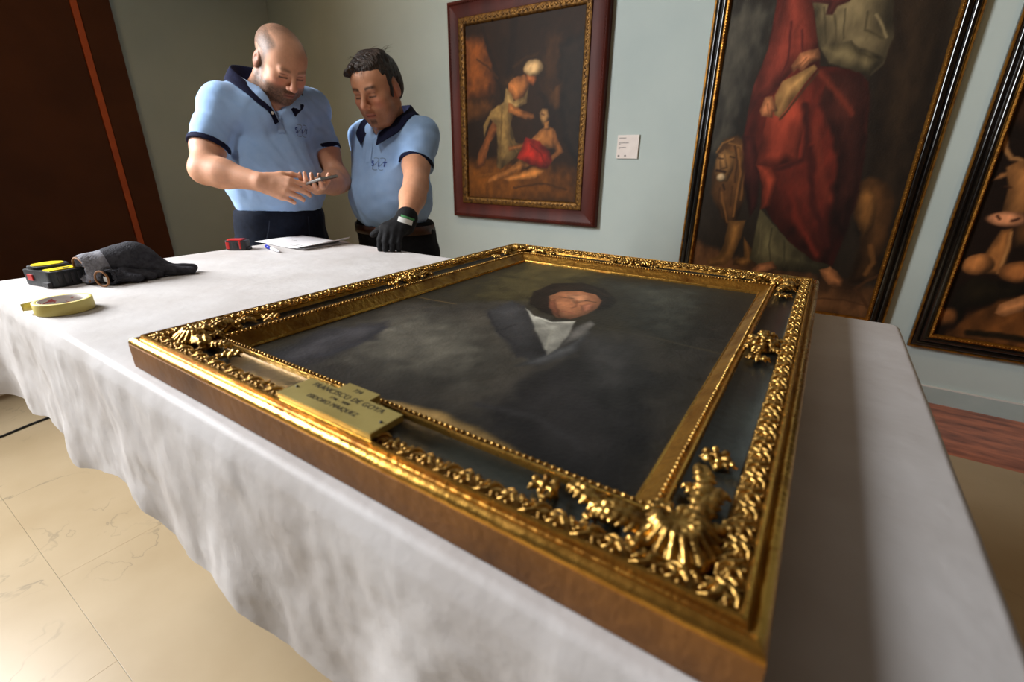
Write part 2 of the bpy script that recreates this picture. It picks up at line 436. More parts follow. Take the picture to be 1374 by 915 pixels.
def build_cloth():
    rc = 0.018; per = []
    xs0, xs1, ys0, ys1 = TX0, TX1, TY0, TY1
    def seg(p, q, n, nrm):
        for i in range(n): per.append((p[0] + (q[0] - p[0]) * i / n, p[1] + (q[1] - p[1]) * i / n, nrm[0], nrm[1]))
    def arc(c, a0, n=10):
        for i in range(n):
            a = a0 + math.pi / 2 * i / n; per.append((c[0] + rc * math.cos(a), c[1] + rc * math.sin(a), math.cos(a), math.sin(a)))
    seg((xs0 + rc, ys0), (xs1 - rc, ys0), 220, (0, -1)); arc((xs1 - rc, ys0 + rc), -math.pi / 2)
    seg((xs1, ys0 + rc), (xs1, ys1 - rc), 110, (1, 0)); arc((xs1 - rc, ys1 - rc), 0)
    seg((xs1 - rc, ys1), (xs0 + rc, ys1), 160, (0, 1)); arc((xs0 + rc, ys1 - rc), math.pi / 2)
    seg((xs0, ys1 - rc), (xs0, ys0 + rc), 110, (-1, 0)); arc((xs0 + rc, ys0 + rc), math.pi)
    P = np.array(per); n = len(P); rr = 0.010
    c = np.array([(xs0 + xs1) / 2, (ys0 + ys1) / 2])
    nrm = P[:, 2:]; edge = P[:, :2]
    s = np.concatenate([[0], np.cumsum(np.hypot(*np.diff(edge, axis=0).T))])
    rows = []
    fs = np.concatenate([[0.0], np.linspace(0.08, 1.0, 26)])
    inn = edge - nrm * rr
    for f in fs:
        xy = c + (inn - c) * f; rows.append(np.c_[xy, np.full(n, TZ + 0.002)])
    for a in (0.3, 0.6, 0.9, 1.2, math.pi / 2):
        rows.append(np.c_[inn + nrm * rr * math.sin(a), np.full(n, TZ + 0.002 - rr * (1 - math.cos(a)))])
    rnd = np.random.default_rng(5)
    hem = 0.656 + 0.010 * np.sin(s * 9 + 1) + 0.014 * np.sin(s * 17.0 + 2.2) + 0.002 * np.sin(s * 47)
    # corners hang lower
    cn = np.zeros(n)
    for cx_, cy_ in ((xs0, ys0), (xs1, ys0), (xs1, ys1), (xs0, ys1)):
        cn = np.maximum(cn, np.exp(-((edge[:, 0] - cx_) ** 2 + (edge[:, 1] - cy_) ** 2) / 0.06 ** 2))
    hem = hem - 0.03 * cn
    fold = 0.55 * np.sin(s * 13.0 + 0.6) + 0.5 * np.sin(s * 22.5 + 1.9 + np.sin(s * 3)) + 0.3 * np.sin(s * 41 + 0.4)
    nd = 26
    for i in range(1, nd + 1):
        t = i / nd; z = (TZ - 0.008) * (1 - t) + hem * t
        out = rr * 0 + 0.004 + (0.010 * fold + 0.012) * t ** 1.1 + 0.045 * cn * t
        xy = edge + nrm * out[:, None]
        rows.append(np.c_[xy, z])
    V = np.concatenate(rows)
    nz = vnoise(V * [1, 1, 1], 9.0, 3) - 0.5; nz2 = vnoise(V, 26.0, 8) - 0.5
    nt_ = len(fs)
    isk = np.arange(len(V)) // n >= nt_ + 4
    nn = np.tile(nrm, (len(rows), 1))
    depth = np.clip((TZ - V[:, 2]) / 0.05, 0, 1)
    V[:, :2] += nn * (np.where(isk, (nz * 0.016 + np.abs(nz2) * 0.007) * depth, 0))[:, None]
    V[:, 2] += np.where(isk, 0, np.clip(nz * 0.0016 + nz2 * 0.0008, -0.001, 0.001))
    r, kk = np.meshgrid(np.arange(len(rows) - 1), np.arange(n), indexing='ij')
    k2 = (kk + 1) % n
    F = np.stack([r * n + kk, (r + 1) * n + kk, (r + 1) * n + k2, r * n + k2], -1).reshape(-1, 4)
    return V, F[:, ::1]
M_CLOTH = material('white_nonwoven_cloth', rgb(204, 201, 200), 0.62, col2=rgb(190, 185, 182), nscale=6, ndetail=6, bump=0.2, bscale=22, bdetail=6, spec=0.35)
V, Fq = build_cloth()
cl = mesh_obj('tablecloth', V, Fq, M_CLOTH)
tag(cl, 'white nonwoven paper-like cloth covering the long table and hanging over its sides', 'tablecloth')
# ------------------------------------------------------------------ the gilded portrait lying on the table
FZ = TZ + 0.003
FX0, FX1, FY0, FY1 = -0.782, 0.024, 0.208, 1.204          # outer edges of the frame
M_GOLD = material('gold_leaf', rgb(190, 142, 62), 0.34, metal=0.92, col2=rgb(112, 70, 24), nscale=24, ndetail=8, nlo=0.36, nhi=0.72, bump=0.25, bscale=120, rough2=0.5)
M_GOLDR = material('burnished_gold_edge', rgb(224, 172, 82), 0.24, metal=0.95, col2=rgb(140, 84, 28), nscale=16, ndetail=9, nlo=0.50, nhi=0.78, bump=0.12, bscale=90, rough2=0.5, stretch=(1, 1, 1))
M_SIDE = material('bronze_painted_wood', rgb(142, 94, 44), 0.6, spec=0.25, metal=0.1, col2=rgb(94, 60, 28), nscale=9, ndetail=8, nlo=0.3, nhi=0.75, bump=0.15, bscale=70)
M_CARVE = material('carved_gilding', rgb(206, 164, 88), 0.28, metal=0.95, col2=rgb(84, 52, 20), nscale=70, ndetail=6, nlo=0.42, nhi=0.72, bump=0.2, bscale=240, rough2=0.5)
M_INLAY = material('black_green_inlay', rgb(34, 38, 34), 0.30, col2=rgb(22, 24, 22), nscale=14, spec=0.6, bump=0.05, bscale=120)
# profile: distance in from the outer edge, height above the table, material of the strip that starts here (0 side, 1 burnished, 2 leaf, 3 inlay)
PROF = [(0.0015, 0.0, 0), (0.0, 0.002, 0), (0.0, 0.036, 0), (0.0006, 0.0362, 1), (0.0002, 0.0385, 1), (0.0012, 0.0415, 1), (0.0036, 0.0442, 1), (0.0066, 0.0450, 1), (0.0092, 0.0436, 1),
        (0.0106, 0.0424, 2), (0.0118, 0.0432, 2), (0.0124, 0.0470, 1), (0.0132, 0.0490, 1), (0.0150, 0.0492, 1), (0.0160, 0.0480, 2), (0.0180, 0.0440, 2), (0.0200, 0.0445, 2), (0.0260, 0.0452, 2), (0.0320, 0.0420, 2), (0.0355, 0.0372, 2),
        (0.0362, 0.0350, 3), (0.0380, 0.0338, 3), (0.0560, 0.0325, 3), (0.0750, 0.0330, 3), (0.0768, 0.0335, 1), (0.0772, 0.0385, 1), (0.0782, 0.0402, 1), (0.0798, 0.0402, 2), (0.0815, 0.0380, 2), (0.0850, 0.0372, 2),
        (0.0885, 0.0352, 2), (0.0920, 0.0318, 2), (0.0985, 0.0262, 2), (0.1030, 0.0232, 1), (0.1050, 0.0236, 1), (0.1062, 0.0222, 1), (0.1064, 0.0170, 0), (0.1064, 0.0, 0)]
portrait = tag(empty('framed_portrait', (FX0, FY0, FZ)), 'large gilded carved frame with a dark portrait, lying flat on the white cloth', 'painting')
FW_, FL_ = FX1 - FX0, FY1 - FY0
# side frames: origin corner, along direction, inward direction, length (local to the portrait empty)
SIDES = [((0, 0), (1, 0), (0, 1), FW_), ((FW_, 0), (0, 1), (-1, 0), FL_), ((FW_, FL_), (-1, 0), (0, -1), FW_), ((0, FL_), (0, -1), (1, 0), FL_)]
def side_pt(sd, a, t, z):
    o, d, n, L = SIDES[sd]
    return (o[0] + d[0] * a + n[0] * t, o[1] + d[1] * a + n[1] * t, z)
rails = []
for sd in range(4):
    L = SIDES[sd][3]; V = []; Fc = []; mi = []
    ns = 24; np_ = len(PROF)
    wob = np.random.default_rng(sd)
    for i in range(ns + 1):
        for t, z, m in PROF:
            a = t + (L - 2 * t) * i / ns
            V.append(side_pt(sd, a, t, z))
    for i in range(ns):
        for j in range(np_ - 1):
            Fc.append((i * np_ + j, (i + 1) * np_ + j, (i + 1) * np_ + j + 1, i * np_ + j + 1)); mi.append(PROF[j][2])
    r = mesh_obj('rail', V, Fc, [M_SIDE, M_GOLDR, M_GOLD, M_INLAY], portrait, smooth=True, midx=mi)
    md = r.modifiers.new('edges', 'EDGE_SPLIT'); md.split_angle = math.radians(42)
    rails.append(r)

# carved scroll-leaf unit of the outer band (x along, y across, z up), 21 mm pitch
def scroll_unit(flip, seed):
    h = 0.00055; f = Field((-0.0125, -0.0108, -0.003), (0.0125, 0.0108, 0.0075), h); sg = -1 if flip else 1
    def c3(pts): return [(x, y * sg, z) for x, y, z in pts]
    # large S scroll
    f.chain(c3([(-0.0095, -0.0085, 0.001), (-0.0040, -0.0082, 0.0032), (0.0005, -0.0040, 0.0042), (0.0010, 0.0010, 0.0046), (0.0045, 0.0055, 0.0042), (0.0095, 0.0060, 0.0030)]), [0.0008, 0.0015, 0.0019, 0.0020, 0.0018, 0.0009], 0.0008, kin=0.0005)
    # second scroll hooking back
    f.chain(c3([(-0.0100, 0.0015, 0.0012), (-0.0062, -0.0018, 0.0034), (-0.0030, 0.0015, 0.0040), (-0.0040, 0.0058, 0.0036), (-0.0078, 0.0078, 0.0018)]), [0.0008, 0.0016, 0.0018, 0.0015, 0.0008], 0.0006, kin=0.0005)
    f.chain(c3([(0.0110, -0.0060, 0.0010), (0.0078, -0.0020, 0.0034), (0.0052, -0.0055, 0.0032), (0.0060, -0.0090, 0.0015)]), [0.0008, 0.0016, 0.0015, 0.0008], 0.0006, kin=0.0005)
    # beads and leaf tips
    for x, y, z, r in [(-0.0005, 0.0085, 0.0022, 0.0017), (0.0092, 0.0010, 0.0026, 0.0016), (-0.0085, -0.0040, 0.0024, 0.0014), (0.0035, -0.0092, 0.0014, 0.0013)]:
        f.ell((x, y * sg, z), (r, r, r), 0.0005)
    f.ell((0, 0, -0.0012), (0.0125, 0.0105, 0.0022), 0.0010)
    V, F = f.mesh(); return smooth_verts(V, F, 1, 0.4), F
UNIT = []
for fl in (0, 1):
    V, F = scroll_unit(fl, fl)
    o = mesh_obj('scroll_leaf', V, F, M_CARVE); UNIT.append(o.data); bpy.data.objects.remove(o)
for sd in range(4):
    o_, d, n, L = SIDES[sd]
    a0, a1 = 0.020, L - 0.020; cnt = int(round((a1 - a0) / 0.0205))
    ang = math.atan2(d[1], d[0])
    for i in range(cnt):
        a = a0 + (a1 - a0) * (i + 0.5) / cnt
        ob = bpy.data.objects.new('scroll_leaf', UNIT[i % 2]); link(ob, rails[sd])
        ob.location = side_pt(sd, a, 0.0262, 0.0440)
        ob.rotation_euler = Matrix.Rotation(ang, 3, 'Z').to_euler()
        ob.rotation_euler.rotate_axis('X', -math.radians(6))
        s = random.uniform(0.92, 1.06); ob.scale = (1.02, 0.92 * s, s)

# bead row of the inner moulding: too small to pick apart, one mesh
V = []; Fc = []
bmb = bmesh.new(); bmesh.ops.create_icosphere(bmb, subdivisions=1, radius=0.0024); bv = [tuple(v.co) for v in bmb.verts]; bf = [[v.index for v in f.verts] for f in bmb.faces]; bmb.free()
for sd in range(4):
    L = SIDES[sd][3]; a0, a1 = 0.084, L - 0.084; cnt = int((a1 - a0) / 0.0070)
    for i in range(cnt):
        p = side_pt(sd, a0 + (a1 - a0) * (i + 0.5) / cnt, 0.0846, 0.0390); b0 = len(V)
        V += [(p[0] + x, p[1] + y, p[2] + z) for x, y, z in bv]; Fc += [tuple(b0 + j for j in f) for f in bf]
tag(mesh_obj('beading', V, Fc, M_CARVE, portrait), kind='stuff')

# corner and centre ornaments, carved as one relief each
def leaf(f, base, ang, L, w, z0, rise, curl=0.0, lobes=4):
    """acanthus leaf: a rib with paired lobes"""
    pts = []; nn = lobes + 1
    for i in range(nn + 1):
        t = i / nn; a = ang + curl * t
        pts.append((base[0] + L * t * math.cos(a), base[1] + L * t * math.sin(a), z0 + rise * math.sin(math.pi * min(t * 0.85, 1)) ))
    f.chain(pts, [w * 0.30 * (1 - 0.7 * i / nn) + 0.0007 for i in range(nn + 1)], 0.0012, kin=0.0008)
    for i in range(1, nn):
        t = i / nn; a = ang + curl * t; ww = w * (0.55 + 0.45 * math.sin(math.pi * t)) * (1 - 0.35 * t)
        for sg in (-1, 1):
            b = a + sg * 0.85
            q = pts[i]; tip = (q[0] + ww * math.cos(b), q[1] + ww * math.sin(b), q[2] - 0.0015)
            mid = (q[0] + ww * 0.55 * math.cos(b - sg * 0.15), q[1] + ww * 0.55 * math.sin(b - sg * 0.15), q[2] + 0.0012)
            f.chain([q, mid, tip], [0.0012, w * 0.20 + 0.0006, 0.0011], 0.0008, kin=0.0006)
def flower(f, c, r, z0, petals=6, tilt=0.0):
    for i in range(petals):
        a = 2 * math.pi * i / petals + tilt
        p = (c[0] + r * 0.25 * math.cos(a), c[1] + r * 0.25 * math.sin(a), z0 + 0.003)
        q = (c[0] + r * 0.75 * math.cos(a), c[1] + r * 0.75 * math.sin(a), z0 + 0.0055)
        t = (c[0] + r * math.cos(a), c[1] + r * math.sin(a), z0 + 0.0028)
        f.chain([p, q, t], [r * 0.16, r * 0.24, r * 0.12], 0.0008, kin=0.0006)
    f.ell((c[0], c[1], z0 + 0.005), (r * 0.32, r * 0.32, 0.004), 0.0008)
ORN_Z = 0.0325
def corner_mesh(Lx, Ly):
    """corner at the origin, +x and +y run along the two rails; panel centre line 0.0565 in from the outside"""
    h = 0.0011; f = Field((0.012, 0.012, 0.024), (Lx + 0.012, Ly + 0.012, 0.062), h); c = 0.0565
    # big ribbed shell on the mitre
    for i in range(15):
        a = math.radians(45 + (i - 7) * 19)
        p0 = (0.064, 0.064, 0.042); dist = 0.030 - 0.0010 * abs(i - 7)
        p1 = (p0[0] - dist * 0.55 * math.cos(a), p0[1] - dist * 0.55 * math.sin(a), 0.0535)
        p2 = (p0[0] - dist * math.cos(a), p0[1] - dist * math.sin(a), 0.0440)
        f.chain([p0, p1, p2], [0.0016, 0.0029, 0.0024], 0.0010, kin=0.0008)
        f.ell(p2, (0.0030, 0.0030, 0.0026), 0.0008)
    f.ell((0.060, 0.060, 0.038), (0.026, 0.026, 0.0125), 0.0008)
    for i in range(10):
        a = math.radians(36 * i + 10); f.chain([(0.064, 0.064, 0.050), (0.064 - 0.011 * math.cos(a), 0.064 - 0.011 * math.sin(a), 0.0535), (0.064 - 0.017 * math.cos(a), 0.064 - 0.017 * math.sin(a), 0.0500)], [0.0015, 0.0026, 0.0016], 0.0008, kin=0.0006)
    flower(f, (0.0655, 0.0655), 0.012, 0.040, 6)
    for axis in (0, 1):
        g = Field(f.lo if axis == 0 else f.lo[[1, 0, 2]], (Lx + 0.012, Ly + 0.012, 0.062) if axis == 0 else (Ly + 0.012, Lx + 0.012, 0.062), h)
        L = Lx if axis == 0 else Ly
        leaf(g, (0.072, c - 0.004), 0.10, 0.046, 0.018, 0.038, 0.012, curl=-0.2, lobes=7)
        leaf(g, (0.074, c + 0.008), 0.55, 0.024, 0.010, 0.036, 0.008, curl=0.6, lobes=3)
        leaf(g, (0.074, c - 0.010), -0.60, 0.026, 0.010, 0.037, 0.009, curl=-0.5, lobes=3)
        leaf(g, (0.104, c), 0.0, 0.044, 0.014, 0.037, 0.010, curl=0.25, lobes=6)
        leaf(g, (0.112, c + 0.003), 0.9, 0.018, 0.007, 0.035, 0.006, lobes=2)
        leaf(g, (0.112, c - 0.003), -0.9, 0.020, 0.007, 0.036, 0.007, lobes=2)
        flower(g, (L - 0.012, c + 0.002), 0.0125, 0.036, 6, 0.3)
        leaf(g, (L - 0.024, c), 1.1, 0.017, 0.005, 0.035, 0.006, lobes=2)
        leaf(g, (L - 0.024, c), -1.2, 0.017, 0.005, 0.035, 0.006, lobes=2)
        f.d = np.minimum(f.d, g.d if axis == 0 else np.transpose(g.d, (1, 0, 2))[:f.d.shape[0], :f.d.shape[1]])
    V, F = f.mesh(); return smooth_verts(V, F, 1, 0.35), F
def centre_mesh():
    h = 0.0011; f = Field((-0.075, -0.030, 0.024), (0.075, 0.026, 0.060), h)
    flower(f, (0, 0), 0.019, 0.040, 8); flower(f, (0, 0), 0.011, 0.0455, 5, 0.4)
    f.ell((0, 0, 0.037), (0.017, 0.017, 0.008), 0.002)
    for s in (-1, 1):
        a = 0 if s > 0 else math.pi
        leaf(f, (s * 0.012, 0.002), a + 0.1 * s, 0.036, 0.012, 0.037, 0.010)
        leaf(f, (s * 0.010, 0.006), a + s * 0.8, 0.022, 0.008, 0.036, 0.008, lobes=3)
        leaf(f, (s * 0.010, -0.006), a - s * 0.8, 0.024, 0.008, 0.036, 0.008, lobes=3)
        flower(f, (s * 0.054, 0.001), 0.0115, 0.036, 6)
        leaf(f, (s * 0.046, 0.0), a + s * 1.0, 0.017, 0.005, 0.035, 0.006, lobes=2)
        leaf(f, (s * 0.046, 0.0), a - s * 1.0, 0.017, 0.005, 0.035, 0.006, lobes=2)
    V, F = f.mesh(); return smooth_verts(V, F, 1, 0.35), F
CV, CF = corner_mesh(0.178, 0.190)
CV2, CF2 = CV[:, [1, 0, 2]], CF[:, ::-1]
for k, (ox, oy, ax, ay) in enumerate([(0, 0, 1, 1), (FW_, 0, -1, 1), (FW_, FL_, -1, -1), (0, FL_, 1, -1)]):
    V = CV * np.array([ax, ay, 1]) + np.array([ox, oy, 0]); F = CF if ax * ay > 0 else CF[:, ::-1]
    mesh_obj('corner_ornament', V, F, M_CARVE, portrait)
EV, EF = centre_mesh(); em = None
for sd in range(4):
    o_, d, n, L = SIDES[sd]
    if em is None:
        ob = mesh_obj('centre_ornament', EV, EF, M_CARVE, portrait); em = ob.data
    else:
        ob = link(bpy.data.objects.new('centre_ornament', em), portrait)
    ob.location = side_pt(sd, L / 2, 0.0565, 0.0); ob.rotation_euler = (0, 0, math.atan2(d[1], d[0]))

# brass name plate on the near rail with a tab at the top
M_BRASS = material('brass_plate', rgb(196, 178, 110), 0.42, metal=0.55, col2=rgb(178, 158, 92), nscale=20, bump=0.03, bscale=200)
M_INK = material('black_engraving', rgb(30, 26, 18), 0.6, col2=rgb(40, 34, 24), nscale=60)
PL = [(-0.4365, 0.2235), (-0.2945, 0.2235), (-0.2945, 0.2635), (-0.3435, 0.2635), (-0.3435, 0.2790), (-0.3915, 0.2790), (-0.3915, 0.2635), (-0.4365, 0.2635)]
pz0, pz1 = 0.0490, 0.0560
bm = bmesh.new()
lo = [bm.verts.new((x - FX0, y - FY0, pz0)) for x, y in PL]; hi = [bm.verts.new((x - FX0, y - FY0, pz1)) for x, y in PL]
bm.faces.new(hi); bm.faces.new(lo[::-1])
for i in range(len(PL)):
    j = (i + 1) % len(PL); bm.faces.new((lo[i], lo[j], hi[j], hi[i]))
plaque = bm_obj('name_plaque', bm, M_BRASS, portrait, bevel=0.0005)
def text(name, body, size, mat, parent, loc, rot=(0, 0, 0), ext=0.0001, spacing=1.0, align='CENTER', sx=1.0):
    cu = bpy.data.curves.new(name, 'FONT'); cu.body = body; cu.size = size; cu.extrude = ext; cu.align_x = align; cu.align_y = 'CENTER'; cu.space_character = spacing
    cu.materials.append(mat)
    t_ = bpy.data.objects.new(name, cu); COL.objects.link(t_); bpy.context.view_layer.update()
    me = bpy.data.meshes.new_from_object(t_.evaluated_get(bpy.context.evaluated_depsgraph_get())); bpy.data.objects.remove(t_)
    me.name = name
    o = bpy.data.objects.new(name, me); link(o, parent); o.location = loc; o.rotation_euler = rot; o.scale = (sx, 1, 1)
    return o
pcx = -0.3670 - FX0
for body, y, sz, sx in [('734', 0.2700, 0.0090, 0.9), ('FRANCISCO DE GOYA', 0.2560, 0.0105, 0.98), ('1746 - 1828', 0.2468, 0.0058, 1.0), ('ISIDORO MAIQUEZ', 0.2375, 0.0086, 0.98)]:
    text('lettering', body, sz, M_INK, plaque, (pcx, y - FY0, pz1 + 0.0002), sx=sx, spacing=1.05)
for x, y in ((-0.4300, 0.2420), (-0.3010, 0.2420)):
    lathe('screw', [(0.0, 0.0016), (0.0012, 0.0014), (0.0017, 0.0)], M_INK, plaque, n=12, center=(x - FX0, y - FY0, pz1))
# ------------------------------------------------------------------ painted designs: shapes in metres on each canvas
ART_PORTRAIT = [
    ('p', (70, 62, 36), 0.1, [(-0.6129, 0.6936), (-0.6808, 1.0904), (-0.4573, 1.2516), (-0.3714, 0.8986), (-0.4331, 0.6967)]),
    ('p', (58, 58, 50), 0.1, [(-0.3824, 1.01), (-0.1722, 1.1165), (-0.0971, 0.6722), (-0.2089, 0.7074)]),
    ('p', (40, 38, 34), 0.12, [(-0.1689, 0.6573), (-0.0849, 0.9396), (-0.0537, 0.4991), (-0.0728, 0.3042), (-0.1441, 0.3128)]),
    ('s', (112, 86, 46), 0.003, 0.002, [(-0.6668, 0.6625), (-0.5672, 0.6674)]),
    ('s', (62, 56, 42), 0.006, 0.006, [(-0.2843, 0.6993), (-0.1965, 0.7076), (-0.0863, 0.6965)]),
    ('p', (68, 63, 55), 0.035, [(-0.619, 0.3138), (-0.6741, 0.4382), (-0.7045, 0.6159), (-0.5718, 0.6459), (-0.543, 0.7031), (-0.4752, 0.7636), (-0.4034, 0.7065), (-0.2916, 0.685), (-0.203, 0.72), (-0.1154, 0.5982), (-0.0816, 0.3958), (-0.0828, 0.2975), (-0.1775, 0.2903), (-0.3116, 0.2965), (-0.4539, 0.3019)]),
    ('p', (84, 80, 70), 0.08, [(-0.6118, 0.45), (-0.5923, 0.5857), (-0.4515, 0.5833), (-0.3387, 0.5062), (-0.3171, 0.4073), (-0.3937, 0.355), (-0.519, 0.351)]),  # grey haze: varnish sheen painted in, partly the coat's own grey
    ('p', (56, 54, 56), 0.03, [(-0.6276, 0.3078), (-0.6518, 0.4223), (-0.5988, 0.5189), (-0.5551, 0.4477), (-0.5495, 0.3615), (-0.5393, 0.308)]),
    ('s', (48, 47, 50), 0.012, 0.012, [(-0.5629, 0.3588), (-0.5564, 0.4197), (-0.5806, 0.4938)]),
    ('p', (36, 34, 34), 0.05, [(-0.2734, 0.35), (-0.2881, 0.4661), (-0.2527, 0.5996), (-0.153, 0.5724), (-0.0976, 0.4001), (-0.0828, 0.2975), (-0.1503, 0.2963)]),
    ('p', (50, 48, 46), 0.04, [(-0.2997, 0.6446), (-0.2075, 0.6679), (-0.1312, 0.5341), (-0.1434, 0.4382), (-0.2445, 0.5098)]),
    ('s', (46, 44, 44), 0.01, 0.012, [(-0.2885, 0.3699), (-0.2188, 0.387), (-0.153, 0.3626)]),
    ('p', (150, 120, 70), 0.01, [(-0.4118, 0.3098), (-0.3757, 0.3256), (-0.315, 0.3355), (-0.2613, 0.3342), (-0.2121, 0.3258), (-0.1942, 0.3169), (-0.1901, 0.2974), (-0.27, 0.2961), (-0.3548, 0.2948)]),
    ('s', (90, 70, 44), 0.005, 0.005, [(-0.3646, 0.3038), (-0.2827, 0.3109), (-0.1982, 0.3099)]),
    ('p', (64, 63, 64), 0.014, [(-0.4934, 0.6659), (-0.4901, 0.7531), (-0.4462, 0.7338), (-0.3444, 0.6054), (-0.2872, 0.5416), (-0.2908, 0.5136), (-0.331, 0.5181), (-0.418, 0.5886)]),
    ('s', (42, 40, 42), 0.004, 0.004, [(-0.4845, 0.6609), (-0.4098, 0.5855), (-0.3584, 0.5562), (-0.3263, 0.5148)]),
    ('s', (38, 36, 38), 0.004, 0.004, [(-0.4139, 0.5914), (-0.4057, 0.6337)]),
    ('p', (74, 74, 74), 0.012, [(-0.3129, 0.4863), (-0.3024, 0.5378), (-0.2944, 0.5709), (-0.2855, 0.6716), (-0.2661, 0.5763), (-0.2814, 0.5139)]),
    ('p', (96, 92, 86), 0.006, [(-0.2954, 0.5702), (-0.3137, 0.6789), (-0.3092, 0.7301), (-0.2905, 0.7137), (-0.2829, 0.6237)]),
    ('p', (198, 194, 178), 0.006, [(-0.4411, 0.7254), (-0.4057, 0.6941), (-0.3602, 0.6847), (-0.3294, 0.7111), (-0.3057, 0.6404), (-0.2935, 0.5715), (-0.2935, 0.544), (-0.3357, 0.5952)]),
    ('s', (228, 224, 206), 0.004, 0.003, [(-0.399, 0.6882), (-0.3563, 0.6776), (-0.3345, 0.6977)]),
    ('s', (150, 146, 132), 0.0035, 0.003, [(-0.3661, 0.6425), (-0.3325, 0.639), (-0.3236, 0.6539)]),
    ('s', (160, 156, 140), 0.003, 0.003, [(-0.3065, 0.5626), (-0.3305, 0.615), (-0.338, 0.644)]),
    ('p', (34, 26, 20), 0.008, [(-0.4543, 0.7526), (-0.4906, 0.8367), (-0.4907, 0.9246), (-0.437, 0.9713), (-0.3701, 0.9446), (-0.3154, 0.8756), (-0.3083, 0.8182), (-0.3187, 0.7992), (-0.3873, 0.7287), (-0.4173, 0.7304)]),
    ('p', (172, 112, 76), 0.006, [(-0.3919, 0.7255), (-0.4275, 0.7714), (-0.4467, 0.8242), (-0.4428, 0.8704), (-0.4109, 0.9005), (-0.369, 0.8931), (-0.3405, 0.858), (-0.3277, 0.7988), (-0.329, 0.7475), (-0.3397, 0.714), (-0.3635, 0.7077)]),
    ('p', (198, 136, 96), 0.008, [(-0.4212, 0.8563), (-0.3846, 0.882), (-0.3606, 0.844), (-0.3787, 0.8056)]),
    ('p', (142, 84, 58), 0.008, [(-0.3941, 0.7352), (-0.4278, 0.7839), (-0.4257, 0.8115), (-0.3801, 0.7449), (-0.3611, 0.7146)]),
    ('p', (188, 120, 88), 0.006, [(-0.3645, 0.8031), (-0.3469, 0.8279), (-0.3329, 0.7894), (-0.339, 0.7624)]),
    ('s', (58, 38, 28), 0.003, 0.003, [(-0.4235, 0.8335), (-0.3979, 0.8378)]),
    ('s', (58, 38, 28), 0.003, 0.003, [(-0.3681, 0.8387), (-0.3462, 0.841)]),
    ('s', (140, 86, 58), 0.004, 0.003, [(-0.3831, 0.8282), (-0.3673, 0.7889), (-0.3689, 0.7759)]),
    ('s', (142, 74, 60), 0.003, 0.002, [(-0.3755, 0.7481), (-0.3508, 0.7486)]),
    ('p', (40, 30, 22), 0.006, [(-0.4319, 0.7438), (-0.4539, 0.8053), (-0.4442, 0.826), (-0.4104, 0.7588), (-0.3742, 0.7161), (-0.4011, 0.7191)]),
    ('s', (48, 36, 26), 0.008, 0.006, [(-0.4648, 0.8701), (-0.4488, 0.9291), (-0.3959, 0.9342), (-0.3448, 0.8958)]),
]
